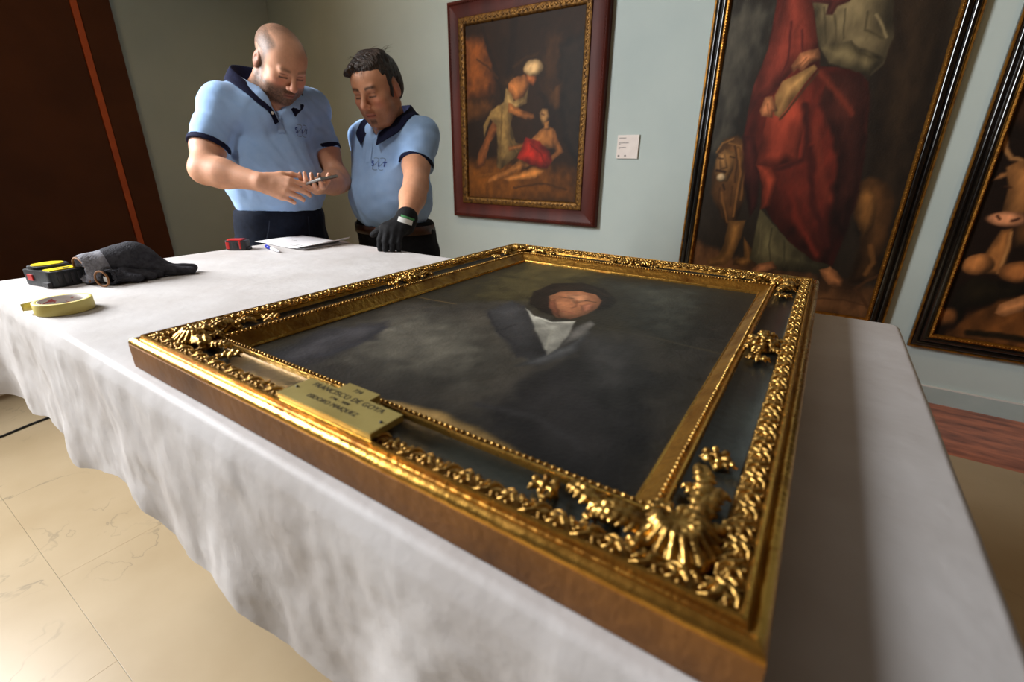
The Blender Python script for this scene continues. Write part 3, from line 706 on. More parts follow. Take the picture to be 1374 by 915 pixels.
ART_SAINT = [
    ('p', (60, 62, 62), 0.12, [(-0.7212, 2.0187), (-0.3948, 1.9723), (-0.4599, 1.5772), (-0.4896, 1.3174), (-0.6482, 1.0287)]),
    ('p', (40, 31, 22), 0.08, [(0.0268, 2.0796), (0.2646, 2.0373), (0.4351, 0.427), (0.1592, 0.9123), (0.0729, 1.5433)]),
    ('p', (108, 74, 46), 0.05, [(-0.6988, 0.7652), (-0.6216, 0.2222), (0.4245, 0.3396), (0.4455, 0.5727), (0.1968, 0.6046), (-0.3343, 0.6565)]),
    ('s', (70, 46, 28), 0.006, 0.006, [(0.0647, 0.4899), (0.1861, 0.5013), (0.325, 0.4825)]),
    ('s', (70, 46, 28), 0.005, 0.006, [(0.103, 0.5612), (0.2423, 0.5529)]),
    ('p', (78, 52, 26), 0.03, [(0.0848, 1.0962), (0.1513, 1.1488), (0.2336, 1.1224), (0.2857, 1.0316), (0.3066, 0.8482), (0.293, 0.7504), (0.3304, 0.648), (0.2631, 0.6059), (0.1903, 0.6036), (0.1991, 0.7397), (0.1869, 0.876), (0.1165, 0.9856)]),
    ('p', (104, 72, 36), 0.02, [(0.1265, 1.0535), (0.1678, 1.0917), (0.213, 1.0572), (0.2279, 0.9174), (0.2021, 0.8386), (0.1568, 0.9502)]),
    ('s', (104, 70, 34), 0.022, 0.015, [(0.2423, 0.8036), (0.2748, 0.7206), (0.2519, 0.6534)]),
    ('s', (70, 46, 28), 0.016, 0.008, [(0.3574, 0.6914), (0.272, 0.6236), (0.2256, 0.567), (0.2672, 0.5317), (0.306, 0.4791)]),
    ('p', (92, 62, 32), 0.02, [(-0.5987, 1.1487), (-0.5915, 1.259), (-0.5554, 1.334), (-0.4956, 1.3523), (-0.4315, 1.2936), (-0.414, 1.1522), (-0.3989, 1.0225), (-0.4153, 0.8866), (-0.4747, 0.8474), (-0.5303, 0.9308), (-0.5899, 1.0396)]),
    ('p', (126, 94, 56), 0.012, [(-0.5939, 1.2226), (-0.5543, 1.2788), (-0.4959, 1.2627), (-0.4889, 1.175), (-0.5086, 1.1011), (-0.5576, 1.0997), (-0.5863, 1.1489)]),
    ('s', (138, 96, 50), 0.01, 0.008, [(-0.4829, 1.2784), (-0.4466, 1.1596), (-0.4478, 1.0287), (-0.4439, 0.9104)]),
    ('s', (126, 86, 44), 0.01, 0.008, [(-0.5317, 1.0419), (-0.5, 0.9499), (-0.4707, 0.8739)]),
    ('s', (70, 46, 24), 0.008, 0.006, [(-0.4803, 1.0772), (-0.4701, 0.9687)]),
    ('s', (150, 110, 60), 0.006, 0.005, [(-0.5355, 1.3102), (-0.47, 1.2939), (-0.4372, 1.2391)]),
    ('s', (120, 84, 44), 0.012, 0.01, [(-0.4636, 1.3016), (-0.4267, 1.2235), (-0.4239, 1.1198), (-0.4197, 1.0049)]),
    ('s', (66, 44, 24), 0.01, 0.008, [(-0.5013, 1.2942), (-0.472, 1.2153), (-0.4685, 1.1023)]),
    ('s', (64, 42, 22), 0.008, 0.008, [(-0.544, 1.0667), (-0.5386, 0.9821), (-0.4998, 0.898)]),
    ('s', (150, 108, 58), 0.008, 0.008, [(-0.5922, 1.263), (-0.5675, 1.3106), (-0.5158, 1.3333)]),
    ('p', (150, 114, 72), 0.008, [(-0.5827, 1.2549), (-0.5476, 1.2629), (-0.5209, 1.1746), (-0.5601, 1.1658)]),
    ('e', (186, 172, 152), 0.006, (-0.5452, 1.125), 0.026, 0.022),
    ('s', (40, 26, 20), 0.014, 0.005, [(-0.5759, 1.1615), (-0.5296, 1.1541)]),
    ('s', (40, 26, 18), 0.006, 0.005, [(-0.5788, 1.2308), (-0.5538, 1.2268)]),
    ('s', (40, 26, 18), 0.006, 0.005, [(-0.5156, 1.239), (-0.4912, 1.235)]),
    ('s', (44, 30, 20), 0.01, 0.006, [(-0.5303, 1.0839), (-0.518, 1.0593)]),
    ('p', (142, 102, 52), 0.01, [(-0.464, 0.8831), (-0.3754, 0.8895), (-0.3814, 0.785), (-0.4039, 0.6756), (-0.4448, 0.6156), (-0.5384, 0.5993), (-0.5529, 0.6353), (-0.4875, 0.6661), (-0.467, 0.7503)]),
    ('p', (122, 86, 42), 0.01, [(-0.3668, 0.7951), (-0.3054, 0.7221), (-0.2928, 0.6524), (-0.328, 0.621), (-0.3955, 0.6263), (-0.3926, 0.6587), (-0.347, 0.682)]),
    ('p', (90, 90, 68), 0.008, [(-0.3097, 0.9609), (-0.2157, 0.8676), (-0.117, 0.7843), (0.0341, 0.7167), (0.0839, 0.6811), (0.0586, 0.6359), (-0.0925, 0.6245), (-0.2068, 0.6185), (-0.3118, 0.6681), (-0.3132, 0.7652)]),
    ('s', (58, 58, 44), 0.006, 0.006, [(-0.229, 0.8582), (-0.2251, 0.7566), (-0.1948, 0.6378)]),
    ('s', (58, 58, 44), 0.006, 0.006, [(-0.1568, 0.7973), (-0.1271, 0.6463)]),
    ('s', (60, 60, 46), 0.006, 0.006, [(-0.0638, 0.7393), (-0.0434, 0.6396)]),
    ('s', (104, 104, 80), 0.006, 0.006, [(-0.2868, 0.879), (-0.2709, 0.7082)]),
    ('p', (166, 110, 74), 0.006, [(-0.292, 0.6029), (-0.2606, 0.6518), (-0.1937, 0.6731), (-0.1553, 0.6339), (-0.2035, 0.601), (-0.2729, 0.5873)]),
    ('p', (178, 118, 76), 0.006, [(0.0481, 0.6514), (0.0915, 0.6779), (0.1246, 0.653), (0.172, 0.6094), (0.1628, 0.5744), (0.1071, 0.5746), (0.0726, 0.6038)]),
    ('p', (96, 32, 24), 0.01, [(-0.4209, 2.0383), (-0.2816, 2.0168), (-0.1953, 1.7579), (-0.1691, 1.665), (-0.0073, 1.6321), (0.0532, 1.5766), (0.0843, 1.445), (0.1143, 1.2403), (0.1265, 1.0535), (0.1183, 0.8625), (0.105, 0.6796), (0.0021, 0.7005), (-0.1243, 0.7835), (-0.2369, 0.8993), (-0.3081, 0.994), (-0.3394, 1.1219), (-0.3912, 1.2392), (-0.464, 1.3478), (-0.4626, 1.4682), (-0.4599, 1.5772), (-0.4197, 1.7477)]),
    ('p', (56, 26, 22), 0.04, [(-0.1217, 1.6218), (0.0306, 1.5973), (0.0843, 1.445), (0.1265, 1.0535), (0.117, 0.8387), (0.0487, 0.904), (0.0009, 1.2401), (-0.1313, 1.4885)]),
    ('p', (64, 24, 22), 0.02, [(-0.4717, 1.348), (-0.4094, 1.3392), (-0.3481, 1.1692), (-0.328, 0.9764), (-0.3563, 0.9162), (-0.4197, 1.0956)]),
    ('p', (140, 54, 40), 0.012, [(-0.3658, 1.5001), (-0.2423, 1.577), (-0.1704, 1.4558), (-0.1821, 1.3497), (-0.1773, 1.2248), (-0.2711, 1.1936), (-0.3751, 1.1924), (-0.3674, 1.3535)]),
    ('p', (150, 58, 40), 0.012, [(-0.3675, 1.1925), (-0.2989, 1.1856), (-0.2576, 1.124), (-0.2598, 0.9802), (-0.3082, 0.9527), (-0.3169, 1.0827)]),
    ('s', (116, 44, 32), 0.03, 0.035, [(-0.1354, 1.3843), (-0.0555, 1.1665), (0.0103, 1.018)]),
    ('s', (114, 46, 34), 0.024, 0.026, [(-0.1633, 1.6383), (-0.072, 1.5392), (0.0185, 1.4411)]),
    ('s', (62, 24, 22), 0.024, 0.026, [(-0.198, 1.4918), (-0.1473, 1.313), (-0.1495, 1.2249), (-0.2608, 1.1784)]),
    ('s', (62, 22, 20), 0.028, 0.03, [(-0.1261, 1.2764), (-0.0641, 1.0143), (0.0543, 0.7847)]),
    ('s', (110, 36, 26), 0.03, 0.035, [(-0.1849, 1.0871), (-0.1096, 0.8922), (0.0151, 0.7395)]),
    ('p', (124, 50, 42), 0.012, [(-0.3938, 2.0341), (-0.2945, 2.0188), (-0.1981, 1.771), (-0.2459, 1.6914), (-0.3224, 1.6031), (-0.3525, 1.5422), (-0.4224, 1.5319), (-0.4524, 1.4529), (-0.4604, 1.3706), (-0.4599, 1.5772), (-0.4177, 1.7744)]),
    ('s', (84, 30, 30), 0.01, 0.01, [(-0.3347, 1.8695), (-0.3151, 1.7043), (-0.3434, 1.6046)]),
    ('s', (84, 30, 30), 0.008, 0.01, [(-0.2812, 1.8312), (-0.2514, 1.7182)]),
    ('s', (80, 28, 28), 0.01, 0.008, [(-0.4445, 1.5331), (-0.3812, 1.5438), (-0.3451, 1.5768)]),
    ('p', (116, 110, 88), 0.01, [(-0.333, 2.1438), (-0.2508, 2.186), (-0.0718, 2.152), (0.0409, 2.0226), (0.1039, 1.7566), (0.0938, 1.6487), (0.0531, 1.602), (-0.0394, 1.6411), (-0.1332, 1.6749), (-0.1907, 1.751)]),
    ('p', (100, 95, 74), 0.014, [(-0.186, 1.7442), (-0.0658, 1.7568), (-0.031, 1.7346), (0.0935, 1.6733), (0.0471, 1.6025), (-0.0387, 1.6379), (-0.1325, 1.6716)]),
    ('s', (66, 62, 46), 0.006, 0.006, [(-0.0597, 1.7562), (-0.0251, 1.7092), (0.06, 1.6702)]),
    ('s', (70, 66, 50), 0.006, 0.006, [(-0.2041, 1.9148), (-0.1645, 1.7611)]),
    ('s', (72, 68, 52), 0.006, 0.006, [(-0.1531, 1.8776), (-0.1216, 1.7628)]),
    ('s', (74, 70, 54), 0.006, 0.006, [(-0.1154, 1.8968), (-0.0933, 1.7722)]),
    ('s', (70, 66, 50), 0.008, 0.006, [(-0.0224, 1.8725), (-0.017, 1.8003), (0.0681, 1.7546)]),
    ('s', (132, 126, 102), 0.01, 0.01, [(0.0156, 1.8557), (0.0782, 1.7594)]),
    ('p', (84, 36, 38), 0.006, [(-0.2972, 2.0011), (-0.0971, 1.9709), (-0.1041, 1.925), (-0.149, 1.9134), (-0.1594, 1.8785), (-0.1916, 1.8857), (-0.1878, 1.9247), (-0.2594, 1.9408)]),
    ('p', (188, 152, 98), 0.004, [(-0.3453, 1.5417), (-0.3224, 1.6031), (-0.1959, 1.6706), (-0.1793, 1.6527), (-0.303, 1.4326), (-0.3309, 1.4481)]),
    ('s', (72, 50, 34), 0.01, 0.004, [(-0.298, 1.4252), (-0.1699, 1.6388)]),
    ('p', (176, 118, 84), 0.006, [(-0.2959, 1.6758), (-0.2669, 1.7295), (-0.1925, 1.7448), (-0.1715, 1.6912), (-0.2105, 1.6784), (-0.2428, 1.6446), (-0.2659, 1.6599), (-0.2753, 1.6405)]),
    ('s', (120, 74, 52), 0.004, 0.003, [(-0.2713, 1.6536), (-0.2353, 1.7036)]),
    ('s', (120, 74, 52), 0.004, 0.003, [(-0.251, 1.652), (-0.2206, 1.6957)]),
    ('p', (172, 114, 80), 0.006, [(-0.4079, 1.4731), (-0.3937, 1.5338), (-0.3554, 1.5388), (-0.3172, 1.4692), (-0.3373, 1.4628), (-0.3389, 1.4339), (-0.3914, 1.4432)]),
    ('s', (118, 74, 52), 0.004, 0.003, [(-0.3731, 1.5005), (-0.3548, 1.4418)]),
    ('e', (120, 84, 60), 0.02, (-0.1921, 2.3108), 0.13, 0.17),
]
ART_OX = [
    ('p', (48, 28, 14), 0.1, [(0.3819, 1.6978), (0.6153, 1.8286), (0.7857, 1.2714), (0.557, 1.3346)]),
    ('p', (104, 64, 28), 0.03, [(0.6371, 0.3768), (0.709, 0.5114), (0.7911, 0.6021), (0.9705, 0.6672), (1.0852, 0.2924), (0.7589, 0.3304)]),
    ('p', (26, 22, 12), 0.03, [(0.6247, 0.4234), (0.6269, 0.6286), (0.6848, 0.697), (0.7916, 0.6902), (0.8557, 0.678), (0.8658, 0.6436), (0.768, 0.5907), (0.7008, 0.541), (0.6907, 0.4766)]),
    ('s', (24, 20, 10), 0.03, 0.02, [(0.7337, 0.4217), (0.8407, 0.4286), (0.9447, 0.428)]),
    ('e', (120, 76, 40), 0.02, (0.6342, 0.4856), 0.04, 0.05),
    ('p', (120, 80, 44), 0.03, [(0.6528, 1.2042), (0.7857, 1.2714), (0.9083, 0.8706), (0.7685, 0.8565), (0.7162, 1.053)]),
    ('s', (156, 116, 76), 0.016, 0.006, [(0.595, 1.3459), (0.6192, 1.2785), (0.6534, 1.2353), (0.6903, 1.2231)]),
    ('p', (150, 104, 64), 0.008, [(0.6131, 1.1366), (0.6327, 1.1723), (0.6592, 1.1823), (0.6655, 1.1603), (0.64, 1.1469)]),
    ('p', (146, 102, 60), 0.01, [(0.6498, 1.1979), (0.6932, 1.2293), (0.7534, 1.2296), (0.8261, 0.9881), (0.7165, 0.9673), (0.6856, 1.0053), (0.6778, 1.1096)]),
    ('s', (60, 36, 20), 0.008, 0.006, [(0.6638, 1.1155), (0.685, 1.1098)]),
    ('e', (176, 122, 94), 0.012, (0.717, 0.974), 0.075, 0.034),
    ('s', (52, 28, 20), 0.01, 0.006, [(0.6765, 0.9847), (0.6901, 0.9722)]),
    ('s', (52, 28, 20), 0.01, 0.006, [(0.731, 0.9684), (0.7474, 0.9795)]),
    ('p', (156, 104, 56), 0.012, [(0.6747, 0.7903), (0.6928, 0.8559), (0.7083, 0.9262), (0.7406, 0.9356), (0.7647, 0.8354), (0.7638, 0.7152), (0.7096, 0.7224)]),
    ('e', (152, 100, 56), 0.012, (0.6733, 0.7577), 0.058, 0.052),
    ('s', (186, 136, 84), 0.01, 0.008, [(0.7415, 0.9154), (0.754, 0.8204), (0.7499, 0.7277)]),
    ('e', (150, 96, 52), 0.012, (0.8175, 0.7402), 0.07, 0.05),
    ('p', (188, 130, 86), 0.008, [(0.7944, 0.5349), (0.7972, 0.5807), (0.8305, 0.6086), (0.9208, 0.6736), (0.9475, 0.5849), (0.8588, 0.5468), (0.8285, 0.5261)]),
]
ART_GROVE = [
    ('p', (118, 70, 26), 0.06, [(-2.4501, 2.0392), (-2.249, 2.0169), (-2.1472, 1.7224), (-2.2141, 1.621), (-2.4656, 1.6245)]),
    ('p', (84, 56, 24), 0.03, [(-2.4649, 1.6446), (-2.1872, 1.6293), (-2.1477, 1.5396), (-2.4722, 1.4494)]),
    ('p', (94, 60, 16), 0.05, [(-2.4811, 1.2127), (-1.9353, 1.2359), (-1.4509, 1.1611), (-1.4324, 0.8959), (-2.4939, 0.8699)]),
    ('s', (34, 22, 10), 0.035, 0.02, [(-2.2744, 2.0646), (-2.1728, 1.8271), (-2.0951, 1.6337), (-2.0684, 1.4875)]),
    ('s', (30, 20, 10), 0.06, 0.03, [(-2.0112, 2.0765), (-2.0331, 1.8605), (-2.0567, 1.6787)]),
    ('s', (66, 42, 16), 0.012, 0.012, [(-2.1471, 1.7553), (-2.2318, 1.8321), (-2.3313, 1.8876)]),
    ('s', (58, 40, 16), 0.02, 0.02, [(-2.0078, 1.8132), (-1.9175, 1.8588), (-1.8181, 1.8755)]),
    ('p', (58, 40, 14), 0.05, [(-2.1212, 1.73), (-2.0075, 1.786), (-1.9438, 1.6716), (-2.0433, 1.6023)]),
    ('s', (120, 80, 30), 0.012, 0.02, [(-2.35, 1.0929), (-2.1349, 1.1191), (-1.9987, 1.1007)]),
    ('s', (60, 38, 12), 0.012, 0.016, [(-1.9976, 1.0157), (-1.74, 1.0556), (-1.5569, 1.0211)]),
    ('p', (52, 36, 18), 0.06, [(-1.7774, 2.0064), (-1.6129, 1.9871), (-1.6355, 1.6077), (-1.6997, 1.5206), (-1.8108, 1.6631)]),
    ('p', (30, 26, 24), 0.06, [(-1.6515, 1.9096), (-1.4565, 1.9688), (-1.4496, 1.1419), (-1.6234, 1.3792)]),
    ('p', (66, 46, 24), 0.05, [(-1.7347, 1.6583), (-1.6235, 1.6949), (-1.6307, 1.5177), (-1.6997, 1.5206)]),
    ('p', (58, 40, 16), 0.04, [(-2.0018, 1.3371), (-1.6856, 1.212), (-1.9333, 1.1334), (-2.0668, 1.2097)]),
    ('p', (150, 94, 54), 0.01, [(-2.1814, 1.5014), (-2.148, 1.4102), (-2.217, 1.3296), (-2.2756, 1.1708), (-2.3488, 1.1426), (-2.3317, 1.2565), (-2.2584, 1.3716)]),
    ('p', (158, 142, 100), 0.014, [(-2.095, 1.6002), (-2.0045, 1.5527), (-2.029, 1.4469), (-1.9887, 1.337), (-1.9109, 1.2962), (-2.0003, 1.2255), (-2.1211, 1.146), (-2.1556, 1.1615), (-2.1482, 1.339), (-2.1614, 1.4508), (-2.2154, 1.4926), (-2.2724, 1.3719), (-2.2781, 1.4542), (-2.2013, 1.5517)]),
    ('s', (96, 82, 50), 0.01, 0.01, [(-2.1079, 1.5379), (-2.1211, 1.3387), (-2.1348, 1.1724)]),
    ('s', (110, 96, 62), 0.01, 0.01, [(-2.0557, 1.5357), (-2.0413, 1.3678), (-1.9747, 1.2663)]),
    ('p', (176, 120, 76), 0.01, [(-2.007, 1.7495), (-1.9213, 1.7611), (-1.8776, 1.7037), (-1.8941, 1.6408), (-1.9672, 1.5889), (-2.0565, 1.641), (-2.057, 1.7161)]),
    ('p', (186, 170, 132), 0.01, [(-2.076, 1.6894), (-2.031, 1.649), (-2.0051, 1.6003), (-1.9244, 1.6241), (-1.889, 1.6772), (-1.8989, 1.5854), (-1.9917, 1.5426), (-2.095, 1.5858)]),
    ('p', (172, 116, 70), 0.008, [(-2.0562, 1.5982), (-1.9539, 1.5457), (-1.8419, 1.5125), (-1.829, 1.4885), (-1.8653, 1.4756), (-1.9656, 1.4983), (-2.0557, 1.5357)]),
    ('p', (158, 96, 60), 0.008, [(-1.9094, 1.7692), (-1.8315, 1.7542), (-1.8187, 1.7221), (-1.8471, 1.6836), (-1.902, 1.7145)]),
    ('s', (40, 22, 12), 0.02, 0.01, [(-1.9155, 1.7742), (-1.8377, 1.7636)]),
    ('e', (200, 188, 172), 0.008, (-1.8505, 1.7956), 0.078, 0.05),
    ('p', (156, 110, 68), 0.01, [(-1.7898, 1.4018), (-1.7432, 1.4385), (-1.6836, 1.4228), (-1.646, 1.3703), (-1.6594, 1.2849), (-1.7736, 1.2904), (-1.8617, 1.3451)]),
    ('p', (150, 102, 60), 0.008, [(-1.6712, 1.4084), (-1.6325, 1.3323), (-1.5883, 1.2654), (-1.6506, 1.2268), (-1.708, 1.1723), (-1.7279, 1.2117), (-1.6528, 1.2704), (-1.6793, 1.3329)]),
    ('s', (28, 18, 10), 0.045, 0.016, [(-1.7416, 1.5454), (-1.6939, 1.5204), (-1.6847, 1.4461)]),
    ('p', (160, 134, 104), 0.008, [(-1.7938, 1.5153), (-1.7711, 1.5468), (-1.7297, 1.5403), (-1.7101, 1.4934), (-1.7317, 1.4476), (-1.767, 1.4392), (-1.7864, 1.4775)]),
    ('s', (60, 40, 28), 0.008, 0.006, [(-1.7757, 1.5099), (-1.7577, 1.5045)]),
    ('p', (150, 112, 74), 0.008, [(-1.7558, 1.4577), (-1.7148, 1.4657), (-1.7064, 1.4093), (-1.754, 1.4105)]),
    ('p', (136, 92, 52), 0.008, [(-1.8617, 1.3451), (-1.8358, 1.3105), (-1.9556, 1.2865), (-2.0471, 1.2716), (-2.054, 1.3023), (-1.9498, 1.3215)]),
    ('p', (184, 128, 72), 0.006, [(-1.9478, 1.2155), (-1.857, 1.1755), (-1.9857, 1.122), (-2.1913, 1.0583), (-2.2415, 1.0404), (-2.2338, 1.0791), (-2.0395, 1.1525)]),
    ('p', (190, 134, 78), 0.006, [(-1.8314, 1.1657), (-1.7309, 1.137), (-1.829, 1.0839), (-2.0523, 1.0622), (-2.0935, 1.0825), (-1.9331, 1.123)]),
    ('p', (156, 30, 22), 0.01, [(-1.8998, 1.3653), (-1.7874, 1.3343), (-1.7003, 1.2705), (-1.6794, 1.2071), (-1.7193, 1.1522), (-1.8444, 1.1757), (-1.9741, 1.2256)]),
    ('s', (104, 18, 14), 0.012, 0.01, [(-1.8609, 1.3156), (-1.7723, 1.256), (-1.7325, 1.177)]),
]
def grid_noise(nx, ny, cells, seed):
    r = np.random.default_rng(seed).random((cells + 2, cells + 2))
    x = np.linspace(0, cells, nx); y = np.linspace(0, cells, ny); i = x.astype(int); j = y.astype(int); fx = x - i; fy = y - j
    fx = fx * fx * (3 - 2 * fx); fy = fy * fy * (3 - 2 * fy)
    a = r[j][:, i] * (1 - fx) + r[j][:, i + 1] * fx; b = r[j + 1][:, i] * (1 - fx) + r[j + 1][:, i + 1] * fx
    return a * (1 - fy)[:, None] + b * fy[:, None]
def paint_canvas(x0, x1, y0, y1, nx, shapes, base, base2, seed, gain=1.0, vol=1.0, minsoft=0.0, tint=(1, 1, 1), desat=0.0):
    ny = int(round(nx * (y1 - y0) / (x1 - x0)))
    X, Y = np.meshgrid(np.linspace(x0, x1, nx), np.linspace(y0, y1, ny))
    n0 = grid_noise(nx, ny, 5, seed) * 0.6 + grid_noise(nx, ny, 17, seed + 1) * 0.4
    img = np.array(base, float) + (np.array(base2, float) - np.array(base, float)) * n0[..., None]
    wx = (grid_noise(nx, ny, 40, seed + 2) - 0.5); wy = (grid_noise(nx, ny, 40, seed + 3) - 0.5)
    for s in shapes:
        c = np.array(s[1], float); soft = max(minsoft, s[2] if s[0] != 's' else s[3])
        Xw, Yw = X + wx * soft * 0.5, Y + wy * soft * 0.5
        if s[0] == 'e':
            (ex, ey), rx, ry = s[3], s[4], s[5]
            d = (np.sqrt(((Xw - ex) / rx) ** 2 + ((Yw - ey) / ry) ** 2) - 1) * min(rx, ry)
        else:
            pts = s[3] if s[0] == 'p' else s[4]
            m = len(pts); d2 = np.full(X.shape, 1e9); ins = np.zeros(X.shape, bool)
            for i in range(m if s[0] == 'p' else m - 1):
                ax_, ay_ = pts[i]; bx_, by_ = pts[(i + 1) % m]
                dx, dy = bx_ - ax_, by_ - ay_; L = dx * dx + dy * dy + 1e-12
                t = np.clip(((Xw - ax_) * dx + (Yw - ay_) * dy) / L, 0, 1)
                d2 = np.minimum(d2, (Xw - ax_ - t * dx) ** 2 + (Yw - ay_ - t * dy) ** 2)
                if s[0] == 'p':
                    cr = ((ay_ > Yw) != (by_ > Yw)) & (Xw < (bx_ - ax_) * (Yw - ay_) / (by_ - ay_ + 1e-12) + ax_); ins ^= cr
            d = np.sqrt(d2)
            d = np.where(ins, -d, d) if s[0] == 'p' else d - s[2] * 0.5
        al = 1 - sstep(-soft * 0.5, soft * 0.5, d)
        # modelling of the painted form: darker towards its outline, light from the upper left of the picture
        if s[0] in 'pe' and vol > 0:
            q = np.array(s[3] if s[0] == 'p' else [(s[3][0] - s[4], s[3][1] - s[5]), (s[3][0] + s[4], s[3][1] + s[5])]); ext = max(np.ptp(q[:, 0]), np.ptp(q[:, 1])); mn = min(np.ptp(q[:, 0]), np.ptp(q[:, 1]))
            rim = sstep(0, mn * 0.32, -d); tilt = (-(X - q[:, 0].mean()) + (Y - q[:, 1].mean())) / ext
            c = c * (1 + vol * (0.45 * rim - 0.30 + 0.35 * np.clip(tilt, -0.6, 0.6) + 0.35 * (grid_noise(nx, ny, 26, seed + 11 + len(str(s[3])) % 50) - 0.5)))[..., None]
        al = al * (0.86 + 0.14 * grid_noise(nx, ny, 60, seed + 5))
        img = img * (1 - al[..., None]) + c * al[..., None]
    # brush texture
    br = grid_noise(nx, ny, 90, seed + 7) * 0.5 + grid_noise(nx, ny, 30, seed + 8) * 0.5
    img = img * (0.90 + 0.20 * br[..., None])
    img = (img * (1 - desat) + img.mean(-1, keepdims=True) * desat) * np.array(tint)
    return X, Y, np.clip(s2l(np.clip(img, 0, 255)) * gain, 0, 1)
def canvas(name, X, Y, img, fn, mat, parent):
    ny, nx = X.shape
    V = np.array(fn(X.ravel(), Y.ravel())).T
    j, i = np.meshgrid(np.arange(ny - 1), np.arange(nx - 1), indexing='ij')
    F = np.stack([j * nx + i, j * nx + i + 1, (j + 1) * nx + i + 1, (j + 1) * nx + i], -1).reshape(-1, 4)
    return mesh_obj(name, V, F, mat, parent, smooth=True, colors=img.reshape(-1, 3))
M_OIL = material('varnished_oil_paint', (0.1, 0.1, 0.1, 1), 0.5, attr='Col', bump=0.10, bscale=160, spec=0.22)
M_OILW = material('old_varnished_oil_paint', (0.1, 0.1, 0.1, 1), 0.55, attr='Col', bump=0.12, bscale=110, spec=0.2)
X, Y, img = paint_canvas(FX0 + 0.100, FX1 - 0.100, FY0 + 0.100, FY1 - 0.100, 420, ART_PORTRAIT, (56, 49, 33), (42, 38, 30), 3, 0.9, 0.8, 0.006)
canvas('canvas', X, Y, img, lambda x, y: (x - FX0, y - FY0, np.full(x.shape, 0.0185)), M_OIL, portrait)

# ------------------------------------------------------------------ framed pictures on the back wall
M_MAHOG = material('mahogany', rgb(90, 33, 20), 0.5, col2=rgb(64, 22, 13), nscale=7, ndetail=8, stretch=(1, 1, 0.25), spec=0.22)
M_DIMGOLD = material('dull_carved_gilding', rgb(128, 90, 38), 0.5, metal=0.7, col2=rgb(58, 36, 16), nscale=50, ndetail=6, nlo=0.38, nhi=0.68, bump=0.2, bscale=120)
M_EBONY = material('black_lacquer', rgb(14, 11, 9), 0.12, col2=rgb(20, 15, 11), nscale=8, coat=0.6)
M_OLDGOLD = material('old_gilding', rgb(176, 122, 48), 0.36, metal=0.85, col2=rgb(96, 58, 22), nscale=40, ndetail=6, nlo=0.4, nhi=0.75, bump=0.2, bscale=120, rough2=0.55)
def wall_frame(root, x0, x1, z0, z1, prof, mats, name='frame_rail'):
    """prof: (inward distance, stand-off from wall, material)"""
    out = []
    W_, H_ = x1 - x0, z1 - z0
    S = [((0, 0), (1, 0), (0, 1), W_), ((W_, 0), (0, 1), (-1, 0), H_), ((W_, H_), (-1, 0), (0, -1), W_), ((0, H_), (0, -1), (1, 0), H_)]
    for o_, d, n, L in S:
        V = []; Fc = []; mi = []; m = len(prof)
        for i in (0, 1):
            for t, y, _ in prof:
                a = t + (L - 2 * t) * i
                V.append((x0 + o_[0] + d[0] * a + n[0] * t - root.location.x, -y, z0 + o_[1] + d[1] * a + n[1] * t - root.location.z))
        for j in range(m - 1):
            Fc.append((j, m + j, m + j + 1, j + 1)); mi.append(prof[j][2])
        r = mesh_obj(name, V, Fc, mats, root, smooth=True, midx=mi)
        md = r.modifiers.new('edges', 'EDGE_SPLIT'); md.split_angle = math.radians(38)
        out.append(r)
    return out
WY = ROOM_Y1 - 0.002
def arc_prof(t0, y0, t1, y1, bulge, n, m):
    out = []
    for i in range(n):
        u = i / n; out.append((t0 + (t1 - t0) * u, y0 + (y1 - y0) * u + bulge * math.sin(math.pi * u), m))
    return out
# mahogany frame with gilt carved inner slip
g = tag(empty('framed_painting', (-1.94, WY, 0.78)), 'mahogany-framed woodland painting with a bending woman and a reclining youth, behind the two men', 'painting')
gx0, gx1, gz0, gz1 = -2.590, -1.318, 0.775, 2.265
prof = [(0, 0.0, 0), (0, 0.040, 0)] + arc_prof(0.0, 0.040, 0.022, 0.052, 0.006, 5, 0) + [(0.022, 0.050, 0), (0.030, 0.046, 0), (0.108, 0.050, 0), (0.112, 0.058, 1), (0.118, 0.060, 1), (0.150, 0.056, 1), (0.158, 0.048, 1), (0.163, 0.034, 1), (0.163, 0.0, 0)]
wall_frame(g, gx0, gx1, gz0, gz1, prof, [M_MAHOG, M_DIMGOLD])
# rope beads on the outer edge and leaf ornaments of the slip: small repeats, one mesh each
def rows_of(root, x0, x1, z0, z1, inset, stand, pitch, shape, mat, name):
    V = []; Fc = []
    bmq = bmesh.new(); bmesh.ops.create_icosphere(bmq, subdivisions=1, radius=1.0); bv = [v.co.copy() for v in bmq.verts]; bf = [[v.index for v in f.verts] for f in bmq.faces]; bmq.free()
    x0 += inset; x1 -= inset; z0 += inset; z1 -= inset
    for p, q in [((x0, z0), (x1, z0)), ((x1, z0), (x1, z1)), ((x1, z1), (x0, z1)), ((x0, z1), (x0, z0))]:
        L = math.hypot(q[0] - p[0], q[1] - p[1]); c = int(L / pitch); d = ((q[0] - p[0]) / L, (q[1] - p[1]) / L)
        for i in range(c):
            a = L * (i + 0.5) / c
            for (ox, oy, rx, ry, rz, rot) in shape:
                b0 = len(V); cs, sn = math.cos(rot), math.sin(rot)
                for v in bv:
                    lx, ly = v.x * rx, v.y * ry
                    ux, uy = ox + lx * cs - ly * sn, oy + lx * sn + ly * cs
                    V.append((p[0] + d[0] * (a + ux) - d[1] * uy - root.location.x, -(stand + v.z * rz), p[1] + d[1] * (a + ux) + d[0] * uy - root.location.z))
                Fc += [tuple(b0 + j for j in f) for f in bf]
    return tag(mesh_obj(name, V, Fc, mat, root), kind='stuff')
